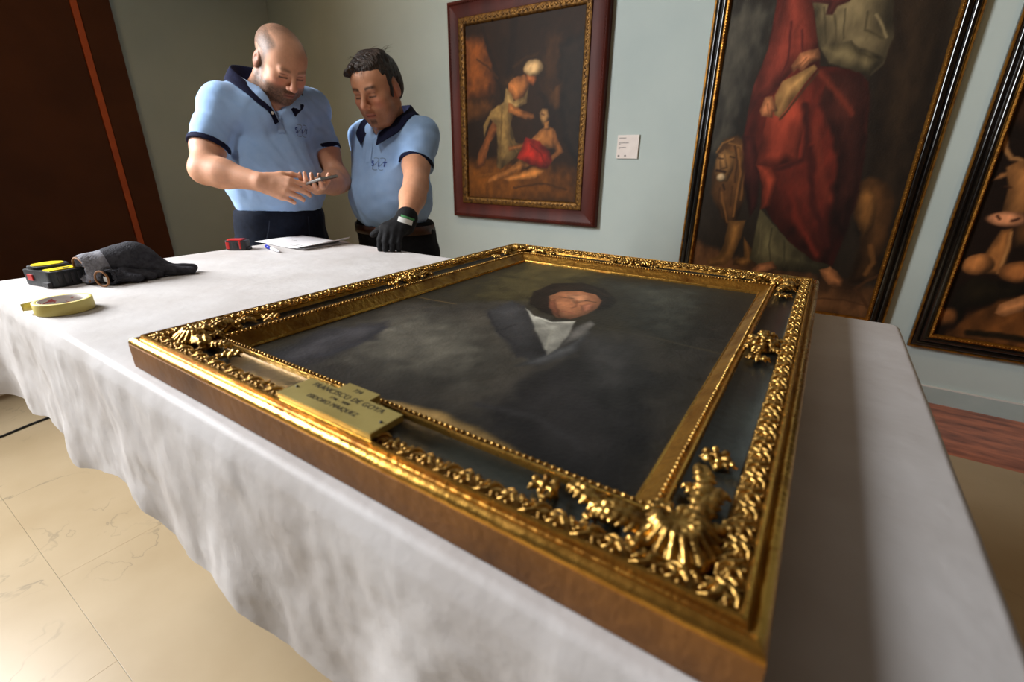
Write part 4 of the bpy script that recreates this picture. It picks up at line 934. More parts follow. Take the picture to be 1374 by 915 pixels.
rows_of(g, gx0, gx1, gz0, gz1, 0.022, 0.050, 0.020, [(0, 0, 0.011, 0.004, 0.006, 0.6)], M_MAHOG, 'rope_beading')
rows_of(g, gx0, gx1, gz0, gz1, 0.134, 0.056, 0.034, [(-0.006, 0.004, 0.012, 0.005, 0.007, 0.7), (0.006, 0.003, 0.011, 0.005, 0.007, -0.8), (0.0, -0.010, 0.007, 0.004, 0.006, 0.0), (0.014, -0.006, 0.004, 0.006, 0.006, 0.0)], M_DIMGOLD, 'leaf_ornament')
X, Y, img = paint_canvas(gx0 + 0.155, gx1 - 0.155, gz0 + 0.155, gz1 - 0.155, 170, ART_GROVE, (46, 30, 12), (30, 21, 10), 21, 0.95, 1.1, 0.013, (1.08, 0.93, 0.68), 0.12)
canvas('canvas', X, Y, img, lambda x, y: (x - g.location.x, np.full(x.shape, -0.036), y - g.location.z), M_OILW, g)
def black_frame(lbl, x0, x1, z0, z1, art, base, base2, seed, nx):
    r = tag(empty('framed_painting', ((x0 + x1) / 2, WY, z0)), lbl, 'painting')
    pf = [(0, 0.0, 0), (0, 0.030, 1), (0.003, 0.034, 1), (0.009, 0.034, 1), (0.011, 0.030, 0)] + arc_prof(0.011, 0.030, 0.034, 0.040, 0.008, 7, 0) + [(0.034, 0.040, 0), (0.036, 0.037, 0)] + arc_prof(0.036, 0.037, 0.066, 0.050, 0.009, 7, 0) + [(0.066, 0.050, 0), (0.068, 0.046, 1), (0.070, 0.054, 1), (0.078, 0.056, 1), (0.084, 0.050, 1), (0.088, 0.034, 1), (0.088, 0.0, 0)]
    wall_frame(r, x0, x1, z0, z1, pf, [M_EBONY, M_OLDGOLD])
    rows_of(r, x0, x1, z0, z1, 0.077, 0.055, 0.014, [(0, 0, 0.0055, 0.0045, 0.004, 0.3)], M_OLDGOLD, 'beading')
    X, Y, img = paint_canvas(x0 + 0.08, x1 - 0.08, z0 + 0.08, z1 - 0.08, nx, art, base, base2, seed, 0.98, 1.1, 0.011, (1.04, 0.95, 0.80), 0.14)
    canvas('canvas', X, Y, img, lambda x, y: (x - r.location.x, np.full(x.shape, -0.036), y - r.location.z), M_OILW, r)
    return r
black_frame('black-framed painting of a red-robed figure holding a book, with a lion', -0.722, 0.398, 0.332, 2.42, ART_SAINT, (46, 42, 38), (34, 29, 24), 31, 250)
black_frame('black-framed painting of a pale ox, cut off by the right picture edge', 0.520, 1.640, 0.302, 2.40, ART_OX, (30, 17, 9), (22, 13, 8), 41, 200)
# small white caption card beside the mahogany frame
M_CARD = material('caption_card', rgb(236, 226, 218), 0.7, col2=rgb(230, 219, 211), nscale=20)
M_PRINT = material('grey_print', rgb(120, 112, 106), 0.8, col2=rgb(108, 100, 96), nscale=30)
card = tag(box('caption_card', (-1.216, WY - 0.010, 1.226), (-1.074, WY + 0.001, 1.366), M_CARD, bevel=0.0008), 'small square white caption card on the pale wall, right of the mahogany frame', 'sign')
for zz, w, hgt in [(1.350, 0.046, 0.0035), (1.321, 0.066, 0.0035), (1.314, 0.010, 0.003), (1.294, 0.048, 0.0035), (1.286, 0.008, 0.003)]:
    box('print_line', (-1.204, WY - 0.0106, zz - hgt), (-1.204 + w, WY - 0.0099, zz), M_PRINT, card)
for xx in (-1.206, -1.162):
    box('print_mark', (xx, WY - 0.0106, 1.238), (xx + 0.012, WY - 0.0099, 1.247), M_PRINT, card)
# ------------------------------------------------------------------ people
M_SKIN = material('skin', rgb(200, 150, 120), 0.48, attr='Col', bump=0.06, bscale=500, spec=0.4)
for n_ in M_SKIN.node_tree.nodes:
    if n_.type == 'BSDF_PRINCIPLED':
        n_.inputs['Subsurface Weight'].default_value = 0.08; n_.inputs['Subsurface Radius'].default_value = (0.02, 0.008, 0.004); n_.inputs['Subsurface Scale'].default_value = 0.3
M_POLO = material('light_blue_pique', rgb(164, 200, 246), 0.85, col2=rgb(157, 194, 242), nscale=30, bump=0.55, bscale=9, bdetail=3, bstretch=(1, 1, 0.55), sheen=0.15, spec=0.2)
M_NAVY = material('navy_rib_knit', rgb(24, 28, 58), 0.85, col2=rgb(18, 22, 48), nscale=90, bump=0.2, bscale=300, spec=0.2)
M_JEANS = material('dark_navy_trousers', rgb(22, 30, 46), 0.85, col2=rgb(16, 22, 36), nscale=60, bump=0.3, bscale=18, spec=0.2)
M_JEANS2 = material('black_trousers', rgb(20, 22, 28), 0.85, col2=rgb(14, 15, 20), nscale=60, bump=0.3, bscale=18, spec=0.2)
M_BELT = material('brown_leather_belt', rgb(66, 36, 20), 0.45, col2=rgb(48, 26, 15), nscale=40)
M_HAIR = material('dark_brown_hair', rgb(54, 38, 27), 0.45, col2=rgb(24, 17, 13), nscale=70, ndetail=3, stretch=(0.35, 1.6, 1.0), bump=0.6, bscale=90, bstretch=(0.35, 1.6, 1.0))
M_SHOE = material('black_leather_shoe', rgb(22, 20, 20), 0.4, col2=rgb(30, 27, 26), nscale=30)
M_BUTTON = material('white_button', rgb(225, 225, 220), 0.35, col2=rgb(215, 215, 210), nscale=80)
M_LOGO = material('blue_embroidery', rgb(40, 74, 160), 0.7, col2=rgb(34, 64, 146), nscale=300)
M_LOGOG = material('grey_blue_embroidery', rgb(120, 140, 176), 0.7, col2=rgb(108, 128, 164), nscale=300)
M_GLOVE = material('black_knit_glove', rgb(20, 20, 23), 0.8, col2=rgb(13, 13, 15), nscale=200, bump=0.4, bscale=350, spec=0.25)
M_TAG = material('white_fabric_tag', rgb(225, 226, 222), 0.7, col2=rgb(214, 215, 211), nscale=100)
M_GREEN = material('green_trim', rgb(70, 140, 84), 0.7, col2=rgb(60, 126, 74), nscale=100)

def head_axes(heading, pitch, roll=0.0):
    h, p = math.radians(heading), math.radians(pitch)
    f = np.array([math.cos(h) * math.cos(p), math.sin(h) * math.cos(p), -math.sin(p)]); l = np.array([-math.sin(h), math.cos(h), 0]); u = np.cross(f, l)
    r = math.radians(roll); l2 = l * math.cos(r) + u * math.sin(r); u2 = -l * math.sin(r) + u * math.cos(r)
    return np.stack([f, l2, u2], 1)

def add_head(F, c, R, fat=1.0, s=1.0, nose=1.0, bald=True):
    c = np.array(c); Wp = lambda *p: c + R @ (np.array(p) * s)
    E = lambda p, r, k=0.01, op='add', R2=None: F.ell(Wp(*p), np.array(r) * s, k, op, R if R2 is None else R @ R2)
    C = lambda a, b, r1, r2, k=0.006, op='add': F.cone(Wp(*a), Wp(*b), r1 * s, r2 * s, k, op)
    E((-0.016, 0, 0.034), (0.100, 0.080, 0.077), 0)                       # cranium
    E((0.032, 0, 0.034), (0.060, 0.066, 0.056), 0.03)                     # forehead
    E((0.032, 0, -0.035), (0.060, 0.062 * fat, 0.080), 0.03)              # face
    for y in (-1, 1):
        E((0.060, y * 0.042, -0.022), (0.028, 0.024, 0.022), 0.02)        # cheek bone
        E((0.045, y * 0.040 * fat, -0.062), (0.030, 0.028 * fat, 0.034), 0.02)   # jowl
        C((-0.010, y * 0.062, -0.060), (0.050, y * 0.030, -0.103), 0.016 * fat, 0.017, 0.02)   # jaw line
    E((0.074, 0, -0.100), (0.022, 0.026, 0.020), 0.016)                   # chin
    E((0.084, 0, -0.064), (0.016, 0.028, 0.022), 0.014)                   # muzzle
    C((0.084, -0.036, 0.022), (0.084, 0.036, 0.022), 0.012, 0.012, 0.012) # brow ridge
    for y in (-1, 1):
        E((0.101, y * 0.031, 0.000), (0.014, 0.017, 0.011), 0.010, 'sub') # eye socket
        E((0.078, y * 0.031, 0.001), (0.0135, 0.0155, 0.0125), 0.004)     # eyeball under the lid
        C((0.0895, y * 0.018, -0.006), (0.0850, y * 0.044, -0.006), 0.0032, 0.003, 0.004)   # lower lid
    C((0.094, 0, 0.016), (0.116 * nose, 0, -0.024), 0.0085, 0.0115, 0.010) # nose bridge
    E((0.116 * nose, 0, -0.029), (0.0135, 0.0125, 0.0115), 0.006)         # nose tip
    for y in (-1, 1):
        E((0.105 * nose, y * 0.0135, -0.034), (0.011, 0.0078, 0.0085), 0.005)
        E((0.112 * nose, y * 0.007, -0.0425), (0.005, 0.0035, 0.003), 0.003, 'sub')
    C((0.0975, -0.018, -0.0605), (0.0975, 0.018, -0.0605), 0.0042, 0.0042, 0.006)
    E((0.099, 0, -0.0595), (0.006, 0.016, 0.005), 0.005)                  # upper lip
    E((0.0965, 0, -0.0715), (0.0075, 0.017, 0.0058), 0.004)               # lower lip
    C((0.104, -0.021, -0.0665), (0.104, 0.021, -0.0665), 0.0022, 0.0022, 0.003, 'sub')
    for y in (-1, 1):                                                     # ears
        a = math.radians(14); R2 = np.array([[math.cos(a), 0, math.sin(a)], [0, 1, 0], [-math.sin(a), 0, math.cos(a)]])
        E((-0.012, y * 0.080, -0.006), (0.019, 0.009, 0.033), 0.006, R2=R2)
        E((-0.005, y * 0.090, -0.002), (0.010, 0.007, 0.020), 0.004, 'sub', R2=R2)
        E((-0.006, y * 0.082, -0.012), (0.006, 0.006, 0.008), 0.004)
    return Wp

def add_hand(F, wrist, d, n, thumb_side, curls, spread=1.0, thumb=(0.75, 0.35, 0.3), s=1.0, infl=0.0, rw=0.026, tcurl=0.5, tl=1.0):
    """d: wrist to knuckles, n: back of the hand, thumb_side: +1 when n x d points to the thumb"""
    wrist = np.array(wrist, float); d = unit(d); n = unit(np.array(n) - d * np.dot(n, d)); t = np.cross(n, d) * thumb_side
    tips = []
    offs = [0.031, 0.0105, -0.010, -0.029]; lens = [(0.042, 0.026, 0.020), (0.046, 0.029, 0.021), (0.043, 0.027, 0.021), (0.033, 0.021, 0.018)]
    rad = [0.0090, 0.0093, 0.0088, 0.0078]; pl = [0.088, 0.090, 0.085, 0.077]
    F.cone(wrist, wrist + d * 0.035 * s, rw + infl, 0.020 + infl, 0.012)
    for i in range(4):
        kn = wrist + (d * pl[i] + t * offs[i]) * s + n * (0.004 if i in (1, 2) else 0.0) * s
        b0 = wrist + (d * 0.018 + t * offs[i] * 0.55) * s
        F.cone(b0, kn, 0.0150 * s + infl, rad[i] * 1.22 * s + infl, 0.014)
        F.cone(b0 - n * 0.006 * s, kn - n * 0.004 * s - d * 0.008 * s, 0.013 * s + infl, 0.010 * s + infl, 0.012)
        a = math.radians(spread * offs[i] * 380); dd = d * math.cos(a) + t * math.sin(a); p = kn
        cur = 0.0
        for j in range(3):
            cur += math.radians(curls[i][j]); v = dd * math.cos(cur) - n * math.sin(cur)
            q = p + v * lens[i][j] * s
            F.cone(p, q, rad[i] * (1.04 - 0.10 * j) * s + infl, rad[i] * (0.96 - 0.12 * j) * s + infl, 0.003 if j else 0.007)
            p = q
        tips.append(p)
    b = wrist + (d * 0.020 + t * 0.022 - n * 0.006) * s
    v1 = unit(d * thumb[0] + t * (1 - thumb[1] * 0.5) - n * thumb[2]); m1 = b + v1 * 0.040 * s * tl
    v2 = unit(v1 + d * tcurl - n * 0.25); m2 = m1 + v2 * 0.032 * s * tl; v3 = unit(v2 + d * tcurl * 0.6 - t * 0.15); m3 = m2 + v3 * 0.024 * s * tl
    F.cone(b, m1, 0.0165 * s + infl, 0.0125 * s + infl, 0.014); F.cone(m1, m2, 0.0112 * s + infl, 0.0100 * s + infl, 0.005); F.cone(m2, m3, 0.0100 * s + infl, 0.0078 * s + infl, 0.004)
    return tips

def skin_color(V, c, R, s, base, kind):
    L = ((V - np.array(c)) @ R) / s
    x, y, z = L[:, 0], L[:, 1], L[:, 2]; ay = np.abs(y)
    col = np.tile(np.array(base, float), (len(V), 1))
    nz = vnoise(V, 60, 4) - 0.5; nf = vnoise(V, 330, 9) - 0.5
    col *= (1 + 0.10 * nz + 0.05 * nf)[:, None]
    near = np.linalg.norm(L, axis=1) < 0.17
    def mix(mask, c2, a=1.0):
        m = np.clip(mask * near * a, 0, 1)[:, None]; col[:] = col * (1 - m) + np.array(c2, float) * m
    def blob(px, py, pz, r): return np.exp(-(((x - px) ** 2 + (ay - py) ** 2 + (z - pz) ** 2) / r ** 2))
    mix(blob(0.085, 0.040, -0.030, 0.024), (206, 120, 98), 0.45)         # cheeks
    mix(blob(0.118, 0.0, -0.030, 0.016), (206, 118, 96), 0.5)            # nose
    mix(blob(-0.012, 0.084, -0.010, 0.030), (206, 116, 96), 0.5)         # ears
    mix((x > 0.088) * np.exp(-((z + 0.0660) / 0.0075) ** 2) * (ay < 0.022), (168, 86, 76), 0.75)   # lips
    mix((x > 0.095) * np.exp(-((z + 0.0665) / 0.0020) ** 2) * (ay < 0.021), (70, 34, 30), 0.8)
    ear = sstep(0.076, 0.081, ay) * (np.abs(x + 0.012) < 0.034) * (np.abs(z + 0.004) < 0.042)
    # lash line and brows
    mix((x > 0.078) * np.exp(-((z + 0.0045) / 0.0026) ** 2) * (ay > 0.016) * (ay < 0.046), (52, 34, 28), 0.9)
    mix((x > 0.074) * np.exp(-((z - 0.0075) / 0.0020) ** 2) * (ay > 0.016) * (ay < 0.044), (120, 74, 58), 0.6)
    brow = (x > 0.070) * np.exp(-((z - 0.0235 - 0.004 * np.sin((ay - 0.014) * 70)) / 0.0050) ** 2) * sstep(0.010, 0.016, ay) * (1 - sstep(0.044, 0.054, ay))
    if kind == 'bald':
        mix(brow * (0.6 + nf), (96, 72, 56), 0.75)
        beard = sstep(-0.030, -0.052, z) * sstep(-0.035, 0.01, x) * (1 - 0.0)
        beard = np.maximum(beard * (1 - np.exp(-(((x - 0.09) / 0.03) ** 2 + (ay / 0.021) ** 2 + ((z + 0.066) / 0.010) ** 2))), 0)
        beard *= (1 - np.exp(-(((ay - 0.045) / 0.020) ** 2 + ((z + 0.035) / 0.020) ** 2 + ((x - 0.06) / 0.03) ** 2)))
        side = sstep(0.055, 0.066, ay) * sstep(0.045, 0.02, x) * sstep(-0.035, -0.01, x) * sstep(-0.075, -0.04, z)   # sideburn
        mou = np.exp(-(((x - 0.10) / 0.02) ** 2 + ((z + 0.0505) / 0.006) ** 2)) * (ay < 0.030)
        mix(np.maximum(np.maximum(beard, mou) * sstep(-0.125, -0.105, z), side * 0.5) * (0.75 + 0.9 * nf), (84, 66, 54), 1.0)
        # cropped hair on sides, back and crown
        hair = sstep(0.050, 0.026, x - 0.25 * (z - 0.03)) * sstep(-0.055, -0.025, z) * sstep(0.046, 0.060, np.sqrt(ay ** 2 + np.clip(-x, 0, 1) ** 2)) * sstep(0.112, 0.085, z)
        hair = np.maximum(hair, sstep(0.045, -0.03, x) * sstep(0.085, 0.10, z) * 0.75)
        mix(hair * (0.85 + 0.9 * nf) * (1 - ear), (92, 72, 58), 0.85)
    else:
        mix(brow * (0.85 + nf), (44, 30, 24), 0.9)
        beard = sstep(-0.040, -0.058, z) * sstep(-0.03, 0.02, x) * (1 - np.exp(-(((ay) / 0.022) ** 2 + ((z + 0.066) / 0.010) ** 2)) * (x > 0.07))
        mix(beard * (0.7 + 0.8 * nf), (104, 76, 62), 0.40)
        mix(np.exp(-((z + 0.090) / 0.010) ** 2) * (ay < 0.014) * (x > 0.06), (58, 40, 32), 0.6)
        mix(sstep(0.03, -0.01, x) * sstep(-0.02, 0.02, z) * (1 - ear), (60, 42, 32), 0.8)
    return s2l(np.clip(col, 0, 255))

def crease(q): return np.where(np.sin(q) > 0, 1.25 * np.abs(np.sin(q)) ** 1.6, 0) - 0.3
def cloth_folds(seed, amp, dirs):
    rr = np.random.default_rng(seed)
    def fn(X, Y, Z):
        o = 0
        for (a, b, c, k, am) in dirs:
            ph = rr.random() * 6.28
            o = o + am * crease(k * (a * X + b * Y + c * Z) + ph + 1.3 * np.sin(17 * Z + 11 * Y + ph) + 0.8 * np.sin(23 * X - 9 * Z))
        return o * amp
    return fn

def decal(name, V, F, shirt_bvh, d, mat, parent, off=0.0012, smooth=True):
    """press a flat outline (already near the chest) onto the shirt along direction d"""
    out = []
    d = Vector(unit(d))
    for v in V:
        v = Vector(v); h = shirt_bvh.ray_cast(v - d * 0.15, d, 0.4)
        out.append((h[0] - d * off) if h[0] is not None else v)
    return mesh_obj(name, [tuple(o) for o in out], F, mat, parent, smooth=smooth)

def ribbon(pts, w, o, ex, ey):
    V = []; F = []
    P = [np.array(p, float) for p in pts]
    for i, p in enumerate(P):
        t = unit(P[min(i + 1, len(P) - 1)] - P[max(i - 1, 0)] + 1e-9); nn = np.array([-t[1], t[0]])
        for sgn in (-1, 1):
            q = p + nn * sgn * w / 2; V.append(np.array(o) + q[0] * np.array(ex) + q[1] * np.array(ey))
        if i: b = 2 * i; F.append((b - 2, b - 1, b + 1, b))
    return V, F

def logo(shirt, bvh, o, ex, ey, d, s=1.0):
    """S I T letters with two looping lines"""
    o = np.array(o, float); ex = unit(ex); ey = unit(np.array(ey) - ex * np.dot(ey, ex)); lg = None
    S = [(0.004 * math.cos(a) , 0.0045 + 0.004 * math.sin(a)) for a in np.linspace(0.4, 4.4, 9)] + [(0.004 * math.cos(a), -0.0040 + 0.0045 * math.sin(a)) for a in np.linspace(1.6, -2.6, 9)]
    letters = [([(x - 0.024, y + 0.002) for x, y in S],), ([(0.001, 0.006), (0.001, -0.010)],), ([(0.018, 0.006), (0.032, 0.006)], [(0.025, 0.006), (0.025, -0.010)])]
    Va, Fa = [], []
    for L in letters:
        for pl in L:
            fine = []
            for i in range(len(pl) - 1):
                for k in range(3): fine.append(tuple(np.array(pl[i]) + (np.array(pl[i + 1]) - np.array(pl[i])) * k / 3))
            fine.append(pl[-1])
            V, F = ribbon([(x * s, y * s) for x, y in fine], 0.0042 * s, o, ex, ey); b = len(Va); Va += V; Fa += [tuple(b + i for i in f) for f in F]
    lg = decal('logo', Va, Fa, bvh, d, M_LOGO, shirt, smooth=False)
    Va, Fa = [], []
    for cx_, flip in ((-0.012, 1), (0.014, 1)):
        pl = [(cx_ + 0.011 * math.sin(t * 1.0) * (1 if t < math.pi else 1.0), 0.022 * math.cos(t * 0.5) * flip) for t in np.linspace(0, 2 * math.pi, 22)]
        pl = [(cx_ + (-0.012 if False else 0) + 0.012 * math.sin(t), flip * 0.022 * math.cos(t / 2)) for t in np.linspace(-0.8, 2 * math.pi + 0.8, 26)]
        V, F = ribbon([(x * s, y * s) for x, y in pl], 0.0020 * s, o, ex, ey); b = len(Va); Va += V; Fa += [tuple(b + i for i in f) for f in F]
    decal('logo_swirl', Va, Fa, bvh, d, M_LOGOG, shirt, off=0.001, smooth=False)

def collar_mesh(name, inner, fold, outer, mat, parent, bvh, n=8):
    rows = []
    I, Fo, O = (np.array(spline(p, n)) for p in (inner, fold, outer))
    mid = (Fo + O) / 2 + (Fo - I) * 0.12
    for A in (I, (I + Fo) / 2, Fo, Fo + (mid - Fo) * 0.25 + (Fo - I) * 0.06, mid, O): rows.append(A)
    m = len(I); V = np.concatenate(rows); F = []
    for i in range(4 * m, len(V)):
        q = bvh.find_nearest(Vector(V[i])); dd = (Vector(V[i]) - q[0]).dot(q[1])
        if dd < 0.004: V[i] = np.array(Vector(V[i]) + q[1] * (0.004 - dd))
    for r in (4, 5):
        A = V[r * m:(r + 1) * m].copy(); A[1:-1] = 0.5 * A[1:-1] + 0.25 * (A[2:] + A[:-2]); V[r * m:(r + 1) * m] = A
    for r in range(len(rows) - 1):
        for k in range(m - 1): F.append((r * m + k, r * m + k + 1, (r + 1) * m + k + 1, (r + 1) * m + k))
    o = mesh_obj(name, V, F, mat, parent)
    md = o.modifiers.new('thick', 'SOLIDIFY'); md.thickness = 0.0035; md.offset = 0
    sb = o.modifiers.new('sub', 'SUBSURF'); sb.levels = 1; sb.render_levels = 1
    return o

def band_on_sleeve(parent, a, b, r1, r2, width, h=0.003):
    a = np.array(a, float); b = np.array(b, float); d = unit(b - a); r = max(r1, r2) + 0.02
    F = Field(b - r - 0.01, b + r + 0.01, h)
    F.cone(a, b + d * 0.05, r1 + 0.0018, r2 + 0.0018 + (r2 - r1) * 0.05 / np.linalg.norm(b - a))
    F.cut(b + d * 0.001, d); F.cut(b - d * width, -d)
    F.cone(a, b + d * 0.05, r1 - 0.006, r2 - 0.006, 0, 'sub')
    V, Fq = F.mesh()
    return mesh_obj('sleeve_band', smooth_verts(V, Fq, 2, 0.5), Fq, M_NAVY, parent)

def trousers_mesh(parent, prims, lo, hi, mat, seed, zc):
    F = Field(lo, hi, 0.007)
    for p in prims:
        if p[0] == 'e': F.ell(*p[1:])
        else: F.cone(*p[1:])
    F.warp(cloth_folds(seed, 1.0, [(0.3, 0.5, 1, 60, 0.0018), (1, -0.6, 0.5, 45, 0.0018)]))
    F.cut((0, 0, zc), (0, 0, 1))
    V, Fq = F.mesh(); V = smooth_verts(V, Fq, 1, 0.5)
    return mesh_obj('trousers', V, Fq, mat, parent)

def shoe(parent, x, y, ang):
    d = np.array([math.cos(ang), math.sin(ang), 0]); F = Field((x - 0.2, y - 0.2, -0.01), (x + 0.2, y + 0.2, 0.13), 0.006); c = np.array([x, y, 0])
    F.cone(c - d * 0.05 + [0, 0, 0.04], c + d * 0.15 + [0, 0, 0.032], 0.040, 0.036, 0.0); F.cone(c + [0, 0, 0.04], c + [0, 0, 0.10], 0.042, 0.040, 0.02)
    F.cut((0, 0, 0.003), (0, 0, -1))
    V, Fq = F.mesh(); return mesh_obj('shoe', smooth_verts(V, Fq, 2, 0.5), Fq, M_SHOE, parent)

# ---- the man with the phone -------------------------------------------------
HC1 = np.array([-1.745, 1.135, 1.526]); HR1 = head_axes(-8, 39, -2)
RS1, LS1 = np.array([-1.862, 0.952, 1.378]), np.array([-1.845, 1.305, 1.402])
CUFR1, CUFL1 = np.array([-1.832, 0.868, 1.236]), np.array([-1.793, 1.312, 1.236])
ELR1, WRR1 = np.array([-1.785, 0.820, 1.166]), np.array([-1.605, 0.905, 1.128])
ELL1, WRL1 = np.array([-1.735, 1.312, 1.118]), np.array([-1.605, 1.115, 1.108])
F = Field((-1.99, 0.72, 1.02), (-1.42, 1.44, 1.68), 0.003)
add_head(F, HC1, HR1, fat=1.10, s=0.97)
F.cone((-1.875, 1.11, 1.40), (-1.800, 1.130, 1.485), 0.066, 0.060, 0.03)
F.cone((-1.830, 1.11, 1.42), HC1 + HR1 @ np.array([0.035, 0, -0.085]), 0.050, 0.040, 0.03)       # throat and double chin
F.ell((-1.868, 1.118, 1.315), (0.104, 0.165, 0.130), 0.03)
for sh, cu, el, wr in ((RS1, CUFR1, ELR1, WRR1), (LS1, CUFL1, ELL1, WRL1)):
    F.cone(sh, cu, 0.050, 0.049, 0.02); F.cone(cu, el, 0.048, 0.040, 0.035)
    md_ = el + (wr - el) * 0.32
    F.cone(el, md_, 0.040, 0.044, 0.045); F.cone(md_, wr, 0.044, 0.029, 0.03)
dR = np.array([0.78, 0.58, -0.26]); nR = np.array([0.50, -0.74, 0.34])
tR = add_hand(F, WRR1, dR, nR, 1, [(22, 40, 26), (30, 40, 24), (36, 42, 26), (44, 44, 28)], spread=0.35, thumb=(0.95, 0.75, 0.10), s=1.0, tcurl=0.55, rw=0.029)
dL = np.array([0.72, -0.66, 0.02]); nL = np.array([0.20, -0.10, -0.97])
tL = add_hand(F, WRL1, dL, nL, -1, [(8, 28, 30), (10, 30, 32), (14, 34, 34), (20, 40, 36)], spread=0.3, thumb=(0.8, 0.75, 0.35), s=1.0, tcurl=0.6, rw=0.028)
V, Fq = F.mesh(); V = smooth_verts(V, Fq, 1, 0.35)
man1 = mesh_obj('person', V, Fq, M_SKIN, colors=skin_color(V, HC1, HR1, 0.97, (214, 160, 130), 'bald'))
tag(man1, 'balding man in a light blue polo looking down at the phone in his hands', 'person')

F = Field((-2.06, 0.76, 0.94), (-1.62, 1.44, 1.50), 0.004)
F.ell((-1.865, 1.120, 1.300), (0.116, 0.182, 0.165)); F.ell((-1.838, 1.102, 1.115), (0.150, 0.192, 0.180), 0.07); F.ell((-1.905, 1.12, 1.36), (0.085, 0.15, 0.10), 0.04)
F.cone((-1.880, 1.06, 1.420), RS1, 0.062, 0.058, 0.05); F.cone((-1.875, 1.17, 1.430), LS1, 0.062, 0.058, 0.05)
F.cone((-1.845, 1.06, 1.365), RS1 + [0.005, 0.02, -0.015], 0.085, 0.064, 0.05); F.cone((-1.845, 1.19, 1.375), LS1 + [0.005, -0.02, -0.015], 0.085, 0.062, 0.05); F.cone((-1.80, 1.05, 1.36), RS1 + [0.01, 0.01, -0.01], 0.055, 0.052, 0.05); F.cone((-1.80, 1.18, 1.37), LS1 + [0.01, -0.01, -0.01], 0.055, 0.052, 0.05)
dsr, dsl = unit(CUFR1 - RS1), unit(CUFL1 - LS1)
def sleeve(F, sh, cuf, d, r1, r2, k):
    g_ = Field(F.lo, F.lo + (F.n - 1) * F.h + 1e-5, F.h); g_.n = F.n.copy(); g_.d = np.full(F.n, 0.12, np.float32)
    g_.cone(sh, cuf + d * 0.03, r1, r2 + (r2 - r1) * 0.2); g_.cut(cuf, d); g_.cone(cuf + d * (r2 - 0.020), cuf + d * 0.10, r2 - 0.007, r2 - 0.007, 0, 'sub')
    F._comb(tuple(slice(0, m) for m in F.n), g_.d, k, 'add')
sleeve(F, RS1, CUFR1, dsr, 0.060, 0.0655, 0.030); sleeve(F, LS1, CUFL1, dsl, 0.058, 0.0608, 0.030)
F.warp(cloth_folds(3, 1.0, [(0.2, 0.8, 0.9, 52, 0.0026), (0.5, -0.7, 0.8, 40, 0.0034), (0, 1, 0.25, 80, 0.0014), (0.1, 0.2, 1, 34, 0.0022)]))
sl, ax = F.block(F.lo, F.lo + F.n * F.h)
def cut_local(F, p, d, R_):
    q = np.array(p); sl, ax = F.block(q - R_, q + R_)
    X, Y, Z = ax[0][:, None, None] - q[0], ax[1][None, :, None] - q[1], ax[2][None, None, :] - q[2]
    dn = X * d[0] + Y * d[1] + Z * d[2]; m = ((X ** 2 + Y ** 2 + Z ** 2 - dn ** 2) < 0.074 ** 2) & (dn < R_) & (dn > -0.02)
    s0 = F.d[sl]; F.d[sl] = np.where(m, np.maximum(s0, dn), s0)
F.cone((-1.875, 1.11, 1.43), (-1.800, 1.118, 1.53), 0.074, 0.080, 0.004, 'sub')                   # neck hole
F.cone((-1.790, 1.112, 1.43), (-1.742, 1.098, 1.345), 0.040, 0.006, 0.004, 'sub'); F.cone((-1.760, 1.108, 1.43), (-1.715, 1.092, 1.34), 0.045, 0.010, 0.004, 'sub')
F.cut((0, 0, 0.987), (0, 0, -1), 0.02)
V, Fq = F.mesh(); V = smooth_verts(V, Fq, 2, 0.5)
polo1 = mesh_obj('polo_shirt', V, Fq, M_POLO, man1); bvh1 = BVHTree.FromPolygons([tuple(v) for v in V], [tuple(f) for f in Fq])
band_on_sleeve(polo1, RS1, CUFR1, 0.060, 0.0655, 0.017); band_on_sleeve(polo1, LS1, CUFL1, 0.058, 0.0608, 0.017)
collar_mesh('collar',
    [(-1.772, 1.075, 1.385), (-1.815, 1.050, 1.425), (-1.880, 1.040, 1.460), (-1.940, 1.110, 1.475), (-1.880, 1.185, 1.462), (-1.812, 1.175, 1.425), (-1.765, 1.130, 1.385)],
    [(-1.766, 1.064, 1.396), (-1.812, 1.034, 1.458), (-1.880, 1.026, 1.508), (-1.950, 1.110, 1.530), (-1.880, 1.198, 1.510), (-1.808, 1.186, 1.458), (-1.757, 1.140, 1.396)],
    [(-1.738, 1.060, 1.345), (-1.800, 0.998, 1.412), (-1.880, 0.990, 1.458), (-1.972, 1.110, 1.470), (-1.880, 1.234, 1.462), (-1.792, 1.216, 1.410), (-1.728, 1.150, 1.345)], M_NAVY, polo1, bvh1)
# placket: two navy strips of the open V, a light tab below it, a button
dF = (-1, 0.05, -0.05)
def strip(p0, p1, w, n=8):
    p0, p1 = np.array(p0), np.array(p1); t = unit(p1 - p0); s_ = unit(np.cross(t, [1, 0, 0])); V = []; Fc = []
    for i in range(n + 1):
        for k in (-1, 1): V.append(p0 + (p1 - p0) * i / n + s_ * k * w / 2)
        if i: b = 2 * i; Fc.append((b - 2, b - 1, b + 1, b))
    return V, Fc
V, Fc = strip((-1.70, 1.052, 1.375), (-1.70, 1.078, 1.325), 0.022); decal('placket', V, Fc, bvh1, dF, M_NAVY, polo1, off=0.002)
V, Fc = strip((-1.70, 1.1060, 1.372), (-1.70, 1.0900, 1.322), 0.010); decal('placket_edge', V, Fc, bvh1, dF, M_POLO, polo1, off=0.003)
V, Fc = strip((-1.70, 1.090, 1.322), (-1.70, 1.090, 1.295), 0.026); decal('placket_tab', V, Fc, bvh1, dF, M_POLO, polo1, off=0.003)
h = bvh1.ray_cast(Vector((-1.5, 1.063, 1.356)), Vector((-1, 0, 0)), 0.6)
